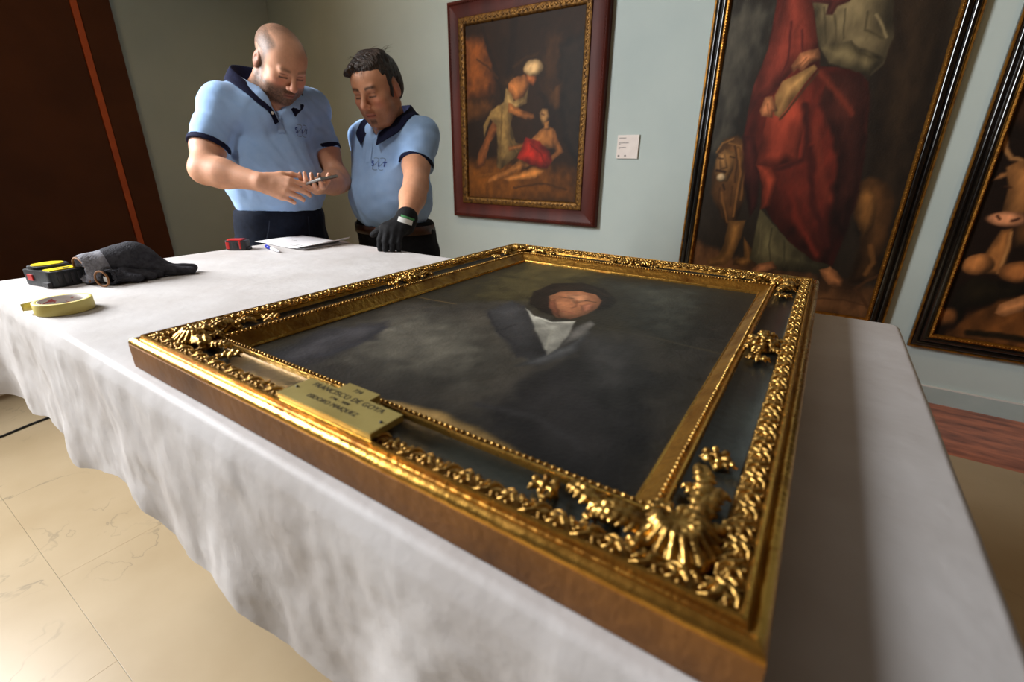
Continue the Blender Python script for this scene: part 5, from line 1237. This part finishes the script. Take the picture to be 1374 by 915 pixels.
if h[0] is not None:
    b_ = lathe('button', [(0.0, 0.003), (0.004, 0.0032), (0.0055, 0.002), (0.0055, 0.0)], M_BUTTON, polo1, n=16); b_.location = h[0] + Vector((0.003, 0, 0)); b_.rotation_euler = (0, math.pi / 2, 0)
logo(polo1, bvh1, (-1.70, 1.178, 1.305), (0.15, 1, 0), (0, 0, 1), dF, 0.95)
tr1 = trousers_mesh(man1, [('e', (-1.848, 1.10, 0.985), (0.138, 0.176, 0.11)), ('e', (-1.862, 1.10, 0.88), (0.140, 0.186, 0.14), 0.05), ('c', (-1.862, 1.015, 0.84), (-1.870, 1.005, 0.47), 0.098, 0.072, 0.04), ('c', (-1.870, 1.005, 0.47), (-1.885, 1.0, 0.07), 0.072, 0.062, 0.02),
    ('c', (-1.862, 1.195, 0.84), (-1.870, 1.205, 0.47), 0.098, 0.072, 0.04), ('c', (-1.870, 1.205, 0.47), (-1.885, 1.21, 0.07), 0.072, 0.062, 0.02)], (-2.06, 0.86, 0.0), (-1.66, 1.34, 1.05), M_JEANS, 5, 1.02)
V, Fc = strip((-1.715, 0.985, 0.985), (-1.715, 0.965, 0.90), 0.003)
bvt = BVHTree.FromPolygons([tuple(v.co) for v in tr1.data.vertices], [tuple(p.vertices) for p in tr1.data.polygons])
M_SEAM = material('trouser_seam', rgb(44, 56, 78), 0.8, col2=rgb(38, 48, 68), nscale=100)
decal('pocket_seam', V, Fc, bvt, (-1, 0.1, 0), M_SEAM, tr1, off=0.001)
V, Fc = strip((-1.70, 1.13, 0.99), (-1.70, 1.13, 0.90), 0.004); decal('fly_seam', V, Fc, bvt, (-1, 0, 0), M_SEAM, tr1, off=0.001)
shoe(man1, -1.86, 1.0, 0.0); shoe(man1, -1.86, 1.21, 0.1)
# phone resting in the left hand
M_PHONE = material('dark_phone', rgb(26, 27, 30), 0.18, col2=rgb(20, 21, 24), nscale=40, coat=0.4)
M_PHONEE = material('phone_metal_edge', rgb(176, 178, 176), 0.3, metal=0.8, col2=rgb(160, 162, 160), nscale=60)
M_SCREEN = material('phone_screen', rgb(44, 48, 56), 0.08, col2=rgb(34, 38, 46), nscale=30)
ph = empty('smartphone', (-1.490, 1.040, 1.131))
pd = unit(np.array([0.96, -0.02, 0.20])); pn = unit(np.array([-0.15, -0.12, 0.98])); pn = unit(pn - pd * np.dot(pn, pd)); ps = np.cross(pd, pn)
ph.matrix_world = Matrix(((pd[0], ps[0], pn[0], ph.location.x), (pd[1], ps[1], pn[1], ph.location.y), (pd[2], ps[2], pn[2], ph.location.z), (0, 0, 0, 1)))
box('casing', (-0.072, -0.035, -0.004), (0.072, 0.035, 0.0035), M_PHONEE, ph, bevel=0.0018); box('screen', (-0.070, -0.033, 0.0032), (0.070, 0.033, 0.0042), M_SCREEN, ph); box('back_cover', (-0.070, -0.033, -0.0052), (0.070, 0.033, -0.0038), M_PHONE, ph)
lathe('camera_lens', [(0.0, -0.0064), (0.005, -0.0064), (0.006, -0.005)], M_PHONE, ph, n=16, center=(0.058, 0.02, 0))
tag(ph, 'slim dark smartphone with metal edge held in the balding man\'s hands', 'phone')

# ---- the man leaning on the table -------------------------------------------
HC2 = np.array([-1.398, 1.262, 1.432]); HR2 = head_axes(-74, 22, 4)
LS2, RS2 = np.array([-1.302, 1.372, 1.288]), np.array([-1.618, 1.385, 1.288])
CUF2, EL2, WR2 = np.array([-1.272, 1.302, 1.182]), np.array([-1.232, 1.255, 1.120]), np.array([-1.172, 1.135, 1.010])
ELR2, WRR2 = np.array([-1.640, 1.500, 1.070]), np.array([-1.560, 1.530, 0.900])
F = Field((-1.76, 1.0, 0.90), (-1.08, 1.62, 1.60), 0.003)
S2 = 0.90
add_head(F, HC2, HR2, fat=0.98, s=S2, nose=1.03)
F.cone((-1.440, 1.370, 1.285), (-1.405, 1.300, 1.400), 0.060, 0.053, 0.03); F.cone((-1.435, 1.330, 1.30), HC2 + HR2 @ np.array([0.02, 0, -0.08]), 0.045, 0.036, 0.03)
F.ell((-1.470, 1.362, 1.20), (0.150, 0.105, 0.13), 0.03)
F.cone(LS2, CUF2, 0.048, 0.047, 0.02); F.cone(CUF2, EL2, 0.047, 0.041, 0.02); m_ = EL2 + (WR2 - EL2) * 0.35; F.cone(EL2, m_, 0.041, 0.043, 0.02); F.cone(m_, WR2, 0.043, 0.028, 0.02)
F.cone(RS2, ELR2, 0.048, 0.041, 0.02); F.cone(ELR2, WRR2, 0.041, 0.028, 0.02)
add_hand(F, WRR2, (0.2, 0.1, -1), (-0.3, 1, 0.1), 1, [(15, 20, 15)] * 4, s=0.98)
G2 = dict(d=(0.16, -0.86, -0.22), n=(0.30, -0.25, 0.92))
CURL2 = [(62, 24, 8), (66, 22, 8), (66, 22, 8), (62, 24, 10)]
add_hand(F, WR2, G2['d'], G2['n'], -1, CURL2, spread=0.8, thumb=(0.25, -1.6, 0.98), tl=1.2, s=0.95, tcurl=0.12)
V, Fq = F.mesh(); V = smooth_verts(V, Fq, 1, 0.35)
V[:, 2] = np.where((V[:, 1] < 1.2) & (V[:, 2] < TZ + 0.006), TZ + 0.006, V[:, 2])
man2 = mesh_obj('person', V, Fq, M_SKIN, colors=skin_color(V, HC2, HR2, S2, (208, 150, 116), 'dark'))
tag(man2, 'dark-haired man in a light blue polo leaning a gloved hand on the table', 'person')
# glove over the leaning hand
F = Field((-1.34, 0.95, 0.90), (-1.08, 1.19, 1.06), 0.0025)
add_hand(F, WR2, G2['d'], G2['n'], -1, CURL2, spread=0.8, thumb=(0.25, -1.6, 0.98), tl=1.2, s=0.95, infl=0.0024, tcurl=0.12, rw=0.031)
wd = unit(WR2 - EL2)
F.cone(WR2 - wd * 0.016, WR2 + wd * 0.02, 0.037, 0.034, 0.008)
F.cut((0, 0, TZ + 0.003), (0, 0, -1))
V, Fq = F.mesh(); glove_on = mesh_obj('glove', smooth_verts(V, Fq, 1, 0.4), Fq, M_GLOVE, man2)
bvg = BVHTree.FromPolygons([tuple(v.co) for v in glove_on.data.vertices], [tuple(p.vertices) for p in glove_on.data.polygons])
cd = unit(np.array([0, 0, 1.2]) - WR2); up_ = unit(-wd - cd * np.dot(-wd, cd)); sd_ = np.cross(up_, cd)
gc = WR2 + cd * 0.06 + up_ * 0.004
for nm, a0, a1, w0, w1, mt in (('glove_tag', -0.012, 0.004, -0.026, 0.022, M_TAG), ('glove_trim', 0.005, 0.012, -0.020, 0.026, M_GREEN)):
    V = []; Fc = []
    for i in range(9):
        for a in (a0, a1): V.append(gc + sd_ * (w0 + (w1 - w0) * i / 8) + up_ * a)
        if i: b = 2 * i; Fc.append((b - 2, b - 1, b + 1, b))
    decal(nm, V, Fc, bvg, -cd, mt, glove_on, off=0.0015)
# shirt
F = Field((-1.76, 1.12, 0.90), (-1.17, 1.60, 1.38), 0.004)
F.ell((-1.462, 1.360, 1.225), (0.164, 0.118, 0.135)); F.ell((-1.452, 1.335, 1.065), (0.174, 0.150, 0.165), 0.07); F.ell((-1.46, 1.41, 1.24), (0.15, 0.085, 0.09), 0.04)
F.cone((-1.41, 1.380, 1.300), LS2, 0.056, 0.056, 0.05); F.cone((-1.49, 1.385, 1.300), RS2, 0.056, 0.056, 0.05)
F.cone((-1.42, 1.365, 1.240), LS2 + [-0.02, -0.005, -0.015], 0.075, 0.060, 0.05); F.cone((-1.53, 1.37, 1.240), RS2 + [0.02, -0.005, -0.015], 0.075, 0.060, 0.05); F.cone((-1.41, 1.31, 1.245), LS2 + [-0.01, -0.01, -0.01], 0.050, 0.050, 0.05); F.cone((-1.52, 1.31, 1.245), RS2 + [0.01, -0.01, -0.01], 0.050, 0.050, 0.05)
ds2 = unit(CUF2 - LS2); sleeve(F, LS2, CUF2, ds2, 0.058, 0.0615, 0.030)
dr2 = unit(ELR2 - RS2); CUR2 = RS2 + dr2 * 0.15; F.cone(RS2, CUR2, 0.060, 0.058, 0.02)
F.warp(cloth_folds(8, 1.0, [(0.8, 0.3, 0.9, 50, 0.0020), (-0.6, 0.5, 0.8, 42, 0.0026), (1, 0, 0.2, 76, 0.0012), (0.2, 0.1, 1, 36, 0.0018)]))
F.cone((-1.440, 1.372, 1.30), (-1.405, 1.300, 1.42), 0.066, 0.074, 0.004, 'sub'); F.cone((-1.43, 1.29, 1.33), (-1.43, 1.235, 1.275), 0.034, 0.008, 0.004, 'sub')
F.cut((0, 0, 0.945), (0, 0, -1), 0.02)
V, Fq = F.mesh(); V = smooth_verts(V, Fq, 2, 0.5)
polo2 = mesh_obj('polo_shirt', V, Fq, M_POLO, man2); bvh2 = BVHTree.FromPolygons([tuple(v) for v in V], [tuple(f) for f in Fq])
band_on_sleeve(polo2, LS2, CUF2, 0.058, 0.0615, 0.017)
collar_mesh('collar',
    [(-1.460, 1.262, 1.282), (-1.492, 1.300, 1.310), (-1.505, 1.372, 1.345), (-1.440, 1.432, 1.360), (-1.370, 1.372, 1.345), (-1.372, 1.300, 1.310), (-1.408, 1.260, 1.282)],
    [(-1.468, 1.256, 1.290), (-1.506, 1.298, 1.334), (-1.516, 1.374, 1.380), (-1.440, 1.442, 1.402), (-1.358, 1.374, 1.384), (-1.358, 1.296, 1.338), (-1.400, 1.252, 1.290)],
    [(-1.470, 1.226, 1.246), (-1.540, 1.288, 1.298), (-1.552, 1.374, 1.338), (-1.440, 1.466, 1.350), (-1.318, 1.376, 1.340), (-1.320, 1.282, 1.296), (-1.388, 1.222, 1.246)], M_NAVY, polo2, bvh2)
dF2 = (0, 1, -0.05)
V, Fc = strip((-1.432, 1.15, 1.268), (-1.436, 1.15, 1.200), 0.024); V = [np.array((v[0] if abs(v[0] + 1.434) > 1 else v[0], v[1], v[2])) for v in V]
def strip_y(p0, p1, w, n=8):
    p0, p1 = np.array(p0), np.array(p1); t = unit(p1 - p0); s_ = unit(np.cross(t, [0, 1, 0])); V = []; Fc = []
    for i in range(n + 1):
        for k in (-1, 1): V.append(p0 + (p1 - p0) * i / n + s_ * k * w / 2)
        if i: b = 2 * i; Fc.append((b - 2, b - 1, b + 1, b))
    return V, Fc
V, Fc = strip_y((-1.432, 1.15, 1.262), (-1.434, 1.15, 1.195), 0.026); decal('placket', V, Fc, bvh2, dF2, M_POLO, polo2, off=0.0025)
logo(polo2, bvh2, (-1.375, 1.15, 1.192), (1, 0, 0), (0, 0, 1), (-0.2, 1, -0.05), 0.95)
trousers_mesh(man2, [('e', (-1.465, 1.355, 0.955), (0.172, 0.135, 0.10)), ('e', (-1.465, 1.370, 0.86), (0.180, 0.138, 0.14), 0.05), ('c', (-1.38, 1.37, 0.82), (-1.365, 1.39, 0.46), 0.096, 0.070, 0.04), ('c', (-1.365, 1.39, 0.46), (-1.36, 1.41, 0.07), 0.070, 0.060, 0.02),
    ('c', (-1.555, 1.37, 0.82), (-1.575, 1.39, 0.46), 0.096, 0.070, 0.04), ('c', (-1.575, 1.39, 0.46), (-1.585, 1.41, 0.07), 0.070, 0.060, 0.02)], (-1.70, 1.18, 0.0), (-1.24, 1.56, 1.02), M_JEANS2, 9, 0.975)
V = []; Fc = []
for i in range(48):
    a = 2 * math.pi * i / 48
    for zz, k_ in ((0.930, 1.0), (0.962, 1.0)):
        V.append((-1.465 + 0.178 * math.cos(a) * k_, 1.355 + 0.141 * math.sin(a) * k_, zz))
for i in range(48):
    j = (i + 1) % 48; Fc.append((2 * i, 2 * j, 2 * j + 1, 2 * i + 1))
belt = mesh_obj('belt', V, Fc, M_BELT, man2); belt.modifiers.new('t', 'SOLIDIFY').thickness = 0.004
shoe(man2, -1.36, 1.38, -1.5); shoe(man2, -1.59, 1.38, -1.65)
# hair
F = Field(HC2 - 0.17, HC2 + 0.17, 0.003)
W2 = lambda *p: HC2 + HR2 @ (np.array(p) * S2)
F.ell(W2(-0.020, 0, 0.042), np.array((0.107, 0.087, 0.084)) * S2, 0, 'add', HR2)
F.ell(W2(-0.050, 0, -0.005), np.array((0.072, 0.082, 0.070)) * S2, 0.02, 'add', HR2)
for y, x1, z1 in ((0.040, 0.060, 0.088), (0.016, 0.074, 0.096), (-0.012, 0.080, 0.098), (-0.038, 0.080, 0.088), (-0.052, 0.070, 0.076)):
    F.cone(W2(-0.02, y * 0.8 + 0.012, 0.100), W2(x1, y - 0.014, z1 - 0.002), 0.026 * S2, 0.008 * S2, 0.016)
F.ell(W2(0.112, -0.004, -0.012), np.array((0.082, 0.090, 0.092)) * S2, 0.008, 'sub', HR2)
F.ell(W2(0.040, 0, -0.090), np.array((0.12, 0.12, 0.075)) * S2, 0.010, 'sub', HR2)
for y in (-1, 1):
    F.ell(W2(-0.008, y * 0.090, -0.010), np.array((0.034, 0.032, 0.046)) * S2, 0.004, 'sub', HR2)
    F.cone(W2(0.020, y * 0.072, 0.035), W2(0.018, y * 0.0725, -0.026), 0.010, 0.005, 0.006)
def strands(X, Y, Z):
    lx = (X - HC2[0]) * HR2[0, 0] + (Y - HC2[1]) * HR2[1, 0] + (Z - HC2[2]) * HR2[2, 0]; ly = (X - HC2[0]) * HR2[0, 1] + (Y - HC2[1]) * HR2[1, 1] + (Z - HC2[2]) * HR2[2, 1]; lz = (X - HC2[0]) * HR2[0, 2] + (Y - HC2[1]) * HR2[1, 2] + (Z - HC2[2]) * HR2[2, 2]
    return 0.0007 * np.sin(330 * ly + 150 * lx + 3 * np.sin(40 * lx)) * (lz > 0.05) + 0.0010 * np.sin(300 * lx + 120 * lz) * (np.abs(ly) > 0.05)
F.warp(strands)
V, Fq = F.mesh(); mesh_obj('hair', V, Fq, M_HAIR, man2)
V = []; Fc = []
for k_ in range(26):
    th = random.uniform(-1.5, 1.5); a0 = random.uniform(-0.06, 0.05)
    p0 = np.array([a0, 0.055 * math.sin(th), 0.122 - 0.02 * abs(math.sin(th))]); dd = np.array([random.uniform(-0.05, 0.05), random.uniform(-0.03, 0.03), 0.01])
    if k_ > 20: p0 = np.array([0.080, random.uniform(-0.02, 0.03), 0.092]); dd = np.array([0.018, random.uniform(-0.01, 0.01), -0.040])
    if k_ in (12, 13, 14, 15, 16): p0 = np.array([-0.085, random.uniform(0.0, 0.06), 0.105]); dd = np.array([-0.05, 0.02, random.uniform(-0.01, 0.02)])
    pts = [p0, p0 + dd * 0.5 + [0, 0, 0.006], p0 + dd]
    b = len(V)
    for i, p in enumerate(pts):
        r = 0.0012 * (1 - i * 0.45)
        for q in ((r, 0), (-r * 0.5, r * 0.86), (-r * 0.5, -r * 0.86)): V.append(HC2 + HR2 @ (np.array([p[0] , p[1] + q[0], p[2] + q[1]]) * S2))
    for i in (0, 1):
        for q in range(3): Fc.append((b + i * 3 + q, b + i * 3 + (q + 1) % 3, b + i * 3 + 3 + (q + 1) % 3, b + i * 3 + 3 + q))
tag(mesh_obj('hair_strands', V, Fc, M_HAIR, man2), kind='stuff')

# he stands a step farther behind the table than his hand: carry body and clothes back, keep the planted hand
def set_back(o, k=1.11):
    me = o.data; n = len(me.vertices); co = np.empty(n * 3, np.float32); me.vertices.foreach_get('co', co); V = co.reshape(-1, 3).astype(float)
    w = np.ones(n)
    if o is man2 or o.name.startswith('glove'):
        w = sstep(0.03, 0.32, np.linalg.norm(V - WR2, axis=1)); w = np.where(V[:, 0] < -1.40, 1.0, w)
    kk = 1 + (k - 1) * w
    z = V[:, 2]; zs = 1.2 + (z - 1.2) * kk
    zlow = np.clip(z, 0, 0.85) / 0.85 * (1.2 + (0.85 - 1.2) * kk)
    out = np.stack([V[:, 0] * kk, V[:, 1] * kk, np.where(z > 0.85, zs, zlow)], 1)
    me.vertices.foreach_set('co', out.astype(np.float32).ravel()); me.update()
for o in [man2] + list(man2.children_recursive):
    if not o.name.startswith('glove'): set_back(o)
# ------------------------------------------------------------------ small things on the cloth
SZ = TZ + 0.0032
M_RUB = material('black_rubber_case', rgb(38, 40, 42), 0.5, col2=rgb(28, 30, 32), nscale=60, bump=0.1, bscale=200)
M_YEL = material('yellow_plastic', rgb(244, 220, 20), 0.4, col2=rgb(236, 210, 16), nscale=30)
M_REDP = material('red_plastic', rgb(206, 40, 34), 0.4, col2=rgb(190, 34, 30), nscale=30)
M_DKG = material('dark_grey_plastic', rgb(52, 50, 52), 0.5, col2=rgb(40, 38, 40), nscale=60)
def prism(name, outline, z0, z1, mat, parent, bevel=0.0, smooth=False):
    bm = bmesh.new(); lo = [bm.verts.new((x, y, z0)) for x, y in outline]; hi = [bm.verts.new((x, y, z1)) for x, y in outline]
    bm.faces.new(hi); bm.faces.new(lo[::-1]); n = len(outline)
    for i in range(n): bm.faces.new((lo[i], lo[(i + 1) % n], hi[(i + 1) % n], hi[i]))
    return bm_obj(name, bm, mat, parent, smooth, bevel)
def rrect(w, h, r, n=5, cx=0, cy=0):
    out = []
    for sx, sy, a0 in ((1, 1, 0), (-1, 1, 90), (-1, -1, 180), (1, -1, 270)):
        for i in range(n + 1):
            a = math.radians(a0 + 90 * i / n); out.append((cx + sx * (w / 2 - r) + r * math.cos(a), cy + sy * (h / 2 - r) + r * math.sin(a)))
    return out
# yellow and black tape measure
tm = empty('tape_measure', (-1.506, 0.309, SZ)); tm.rotation_euler = (0, 0, math.radians(14))
tag(tm, 'black tape measure with yellow panels near the left end of the table', 'tape measure')
prism('case', rrect(0.112, 0.078, 0.016), 0.0, 0.036, M_RUB, tm, bevel=0.004)
prism('side_boss', rrect(0.060, 0.072, 0.026, cx=-0.022), 0.033, 0.043, M_RUB, tm, bevel=0.003)
prism('yellow_disc', rrect(0.046, 0.060, 0.0225, n=8, cx=-0.022), 0.0425, 0.0450, M_YEL, tm, bevel=0.001)
prism('yellow_panel', rrect(0.030, 0.066, 0.004, cx=0.032), 0.0355, 0.0385, M_YEL, tm, bevel=0.001)
prism('panel_mark', [(0.030, -0.012), (0.036, -0.012), (0.036, 0.004), (0.041, 0.004), (0.033, 0.014), (0.026, 0.004), (0.030, 0.004)], 0.0384, 0.0390, M_RUB, tm)
for i in range(5): box('grip_rib', (0.054, -0.028 + i * 0.013, 0.006), (0.0585, -0.021 + i * 0.013, 0.030), M_DKG, tm, bevel=0.001)
box('lock_button', (-0.030, -0.0415, 0.012), (-0.012, -0.0375, 0.026), M_REDP, tm, bevel=0.001)
box('tape_lip', (0.030, -0.046, 0.001), (0.048, -0.037, 0.012), M_DKG, tm, bevel=0.001)
# masking tape roll
M_TAPE = material('cream_masking_tape', rgb(236, 222, 138), 0.55, col2=rgb(228, 212, 124), nscale=14, bump=0.05, bscale=160)
M_CORE = material('printed_card_core', rgb(222, 216, 210), 0.6, col2=rgb(196, 96, 92), nscale=60, ndetail=1, nlo=0.60, nhi=0.64, stretch=(1, 1, 3))
rl = empty('masking_tape_roll', (-1.212, 0.244, SZ)); tag(rl, 'roll of cream masking tape lying on its side at the table\'s left front', 'tape roll')
lathe('tape_ring', [(0.0375, 0.0), (0.0445, 0.0), (0.0450, 0.001), (0.0450, 0.0210), (0.0444, 0.0222), (0.0378, 0.0222), (0.0375, 0.0215)], M_TAPE, rl, n=64, closed=True)
lathe('card_core', [(0.0374, 0.0002), (0.0374, 0.0218), (0.0360, 0.0218), (0.0360, 0.0002)], M_CORE, rl, n=64, closed=True)
V = []; Fc = []
for i in range(9):
    t = i / 8; a = math.radians(208 - 0 * t); bx, by = 0.0452 * math.cos(a), 0.0452 * math.sin(a); tx, ty = math.sin(a), -math.cos(a)
    for z in (0.002, 0.021): V.append((bx - tx * 0.034 * t + math.cos(a) * 0.006 * t * t, by - ty * 0.034 * t + math.sin(a) * 0.006 * t * t, z * (1 - 0.25 * t) + 0.004 * t))
    if i: b = 2 * i; Fc.append((b - 2, b - 1, b + 1, b))
fl = mesh_obj('loose_end', V, Fc, M_TAPE, rl); fl.modifiers.new('t', 'SOLIDIFY').thickness = 0.0006
# two grey work gloves in a heap
M_GREY = material('dark_grey_glove', rgb(66, 66, 72), 0.85, col2=rgb(48, 48, 54), nscale=90, bump=0.4, bscale=260, spec=0.2)
M_LGREY = material('pale_grey_cuff', rgb(150, 150, 158), 0.85, col2=rgb(124, 124, 132), nscale=120, bump=0.4, bscale=300, spec=0.2)
M_BIND = material('ochre_cuff_binding', rgb(138, 92, 48), 0.8, col2=rgb(118, 76, 40), nscale=120)
def glove_mesh(name, prims, lo, hi, mat, parent, subs=()):
    F = Field(lo, hi, 0.0025)
    for p in prims: (F.ell if p[0] == 'e' else F.cone)(*p[1:])
    F.warp(cloth_folds(4, 1.0, [(1, 0.4, 0.6, 120, 0.0009), (0.3, 1, 0.4, 90, 0.0010)]))
    for p in subs: (F.ell if p[0] == 'e' else F.cone)(*p[1:])
    F.cut((0, 0, SZ), (0, 0, -1))
    V, Fq = F.mesh(); return mesh_obj(name, smooth_verts(V, Fq, 1, 0.5), Fq, mat, parent)
def ring_on(name, c, ax, r, tr, mat, parent, sq=1.0):
    ax = unit(ax); a = unit(np.cross(ax, [0, 0, 1])); b = np.cross(ax, a)
    return tube(name, [np.array(c) + a * r * math.cos(t) + b * r * sq * math.sin(t) for t in np.linspace(0, 2 * math.pi, 28, endpoint=False)], tr, mat, parent, n=8, closed=True)
ga = glove_mesh('work_glove', [('e', (-1.425, 0.432, 0.962), (0.040, 0.052, 0.040)), ('c', (-1.430, 0.395, 0.960), (-1.415, 0.440, 0.962), 0.036, 0.036, 0.02), ('c', (-1.415, 0.440, 0.970), (-1.395, 0.485, 0.942), 0.030, 0.020, 0.02),
    ('c', (-1.395, 0.478, 0.940), (-1.372, 0.548, 0.930), 0.014, 0.010, 0.008), ('c', (-1.384, 0.478, 0.936), (-1.350, 0.535, 0.928), 0.013, 0.009, 0.006), ('c', (-1.402, 0.478, 0.944), (-1.392, 0.530, 0.931), 0.013, 0.009, 0.006), ('c', (-1.388, 0.455, 0.945), (-1.372, 0.500, 0.931), 0.014, 0.011, 0.008)],
    (-1.50, 0.33, SZ - 0.004), (-1.31, 0.58, 1.02), M_GREY, None)
tag(ga, 'dark grey work glove humped over its fellow, fingers pointing to the right', 'glove')
gv = glove_mesh('cuff', [('c', (-1.434, 0.352, 0.954), (-1.430, 0.392, 0.959), 0.035, 0.0365)], (-1.50, 0.30, SZ - 0.004), (-1.38, 0.41, 1.01), M_LGREY, ga, subs=[('c', (-1.436, 0.30, 0.952), (-1.431, 0.375, 0.957), 0.030, 0.030, 0, 'sub')])
ring_on('binding', (-1.435, 0.339, 0.952), (0.1, -1, -0.1), 0.0325, 0.0024, M_BIND, ga, 0.92)
gb = glove_mesh('work_glove', [('c', (-1.377, 0.372, 0.937), (-1.392, 0.410, 0.936), 0.0195, 0.018, 0.01), ('c', (-1.392, 0.410, 0.934), (-1.372, 0.470, 0.929), 0.017, 0.010, 0.01), ('c', (-1.376, 0.392, 0.934), (-1.352, 0.420, 0.930), 0.012, 0.009, 0.008), ('c', (-1.380, 0.42, 0.933), (-1.358, 0.452, 0.929), 0.012, 0.009, 0.006)],
    (-1.44, 0.31, SZ - 0.004), (-1.32, 0.49, 0.975), M_GREY, None, subs=[('c', (-1.352, 0.310, 0.938), (-1.383, 0.388, 0.937), 0.0165, 0.0165, 0, 'sub')])
tag(gb, 'smaller grey work glove lying beneath, its brown-edged cuff open towards the camera', 'glove')
ring_on('binding', (-1.3690, 0.3535, 0.9380), (0.37, -0.93, 0), 0.0185, 0.0022, M_BIND, gb, 0.95)
tgb = box('care_tag', (-0.006, -0.0005, -0.007), (0.006, 0.0005, 0.007), M_TAG, gb); tgb.location = (-1.3715, 0.362, 0.934); tgb.rotation_euler = (0.3, 0.4, 0.6)
# red tape measure
tr = empty('tape_measure', (-1.612, 0.792, SZ)); tr.rotation_euler = (0, 0, math.radians(35))
tag(tr, 'small red and black tape measure beside the papers', 'tape measure')
prism('case', rrect(0.068, 0.044, 0.012), 0.0, 0.030, M_DKG, tr, bevel=0.004)
prism('red_shell', rrect(0.050, 0.034, 0.010, cx=-0.004), 0.0285, 0.0330, M_REDP, tr, bevel=0.0015)
prism('red_band', rrect(0.012, 0.0465, 0.003, cx=-0.022), 0.004, 0.026, M_REDP, tr, bevel=0.001)
prism('red_band', rrect(0.006, 0.0465, 0.002, cx=0.018), 0.004, 0.031, M_REDP, tr, bevel=0.001)
prism('label_plate', rrect(0.022, 0.0462, 0.004, cx=0.001), 0.006, 0.024, M_RUB, tr, bevel=0.001)
box('tape_hook', (0.032, -0.010, 0.0), (0.040, 0.010, 0.008), M_STEEL, tr, bevel=0.0008)
# pen
M_PENW = material('white_pen_barrel', rgb(222, 224, 228), 0.3, col2=rgb(214, 216, 222), nscale=60)
M_PENB = material('blue_pen_cap', rgb(34, 52, 190), 0.3, col2=rgb(28, 44, 176), nscale=60)
pa, pb = np.array([-1.560, 0.856, SZ + 0.0052]), np.array([-1.440, 0.832, SZ + 0.0046])
pen = empty('pen', tuple(pa)); tag(pen, 'white ballpoint pen with a blue cap lying by the red tape measure', 'pen')
Lp = pb - pa
tube('barrel', [Lp * 0.36, Lp * 0.88, Lp * 0.95, Lp], [0.0046, 0.0042, 0.003, 0.0012], M_PENW, pen, n=12); tube('cap', [Lp * 0.0, Lp * 0.02, Lp * 0.40], [0.004, 0.0052, 0.0052], M_PENB, pen, n=12)
tube('clip', [Lp * 0.03 + [0, 0, 0.0062], Lp * 0.26 + [0, 0, 0.0062]], 0.0012, M_PENB, pen, n=6)
# papers: two sheets, the upper one curling at its right end
M_PAPER = material('white_paper', rgb(242, 242, 244), 0.7, col2=rgb(236, 236, 239), nscale=5)
def sheet(name, A, B, C, D, curl, lift, z, mat):
    A, B, C, D = (np.array(p) for p in (A, B, C, D)); nu, nv = 26, 14; V = []; Fc = []
    for j in range(nv + 1):
        for i in range(nu + 1):
            u, v = i / nu, j / nv; p = (A * (1 - u) + B * u) * (1 - v) + (D * (1 - u) + C * u) * v
            k = max(0, (u - (1 - curl)) / curl) if curl else 0
            V.append((p[0] - lift * 0.6 * k ** 3, p[1], z + lift * k ** 2 * (0.55 + 0.75 * v) + 0.0012 * math.sin(5 * u + 3 * v) ** 2))
    for j in range(nv):
        for i in range(nu): b = j * (nu + 1) + i; Fc.append((b, b + 1, b + nu + 2, b + nu + 1))
    o = mesh_obj(name, V, Fc, mat); o.modifiers.new('t', 'SOLIDIFY').thickness = 0.0004
    return o
s1 = sheet('paper_sheet', (-1.712, 0.912), (-1.425, 0.905), (-1.420, 1.092), (-1.712, 1.095), 0, 0, SZ + 0.0005, M_PAPER); tag(s1, 'flat white paper sheet underneath the curled one', 'paper')
s2 = sheet('paper_sheet', (-1.708, 0.900), (-1.408, 0.893), (-1.396, 1.084), (-1.704, 1.088), 0.30, 0.016, SZ + 0.0024, M_PAPER); tag(s2, 'white paper sheet with its right end curling up, on top', 'paper')
for i, (x, y, w) in enumerate([(-1.530, 0.925, 0.05), (-1.520, 0.940, 0.04), (-1.620, 0.990, 0.03)]):
    box('print_line', (x, y, SZ + 0.0042), (x + w, y + 0.0016, SZ + 0.0046), M_PRINT, s2)
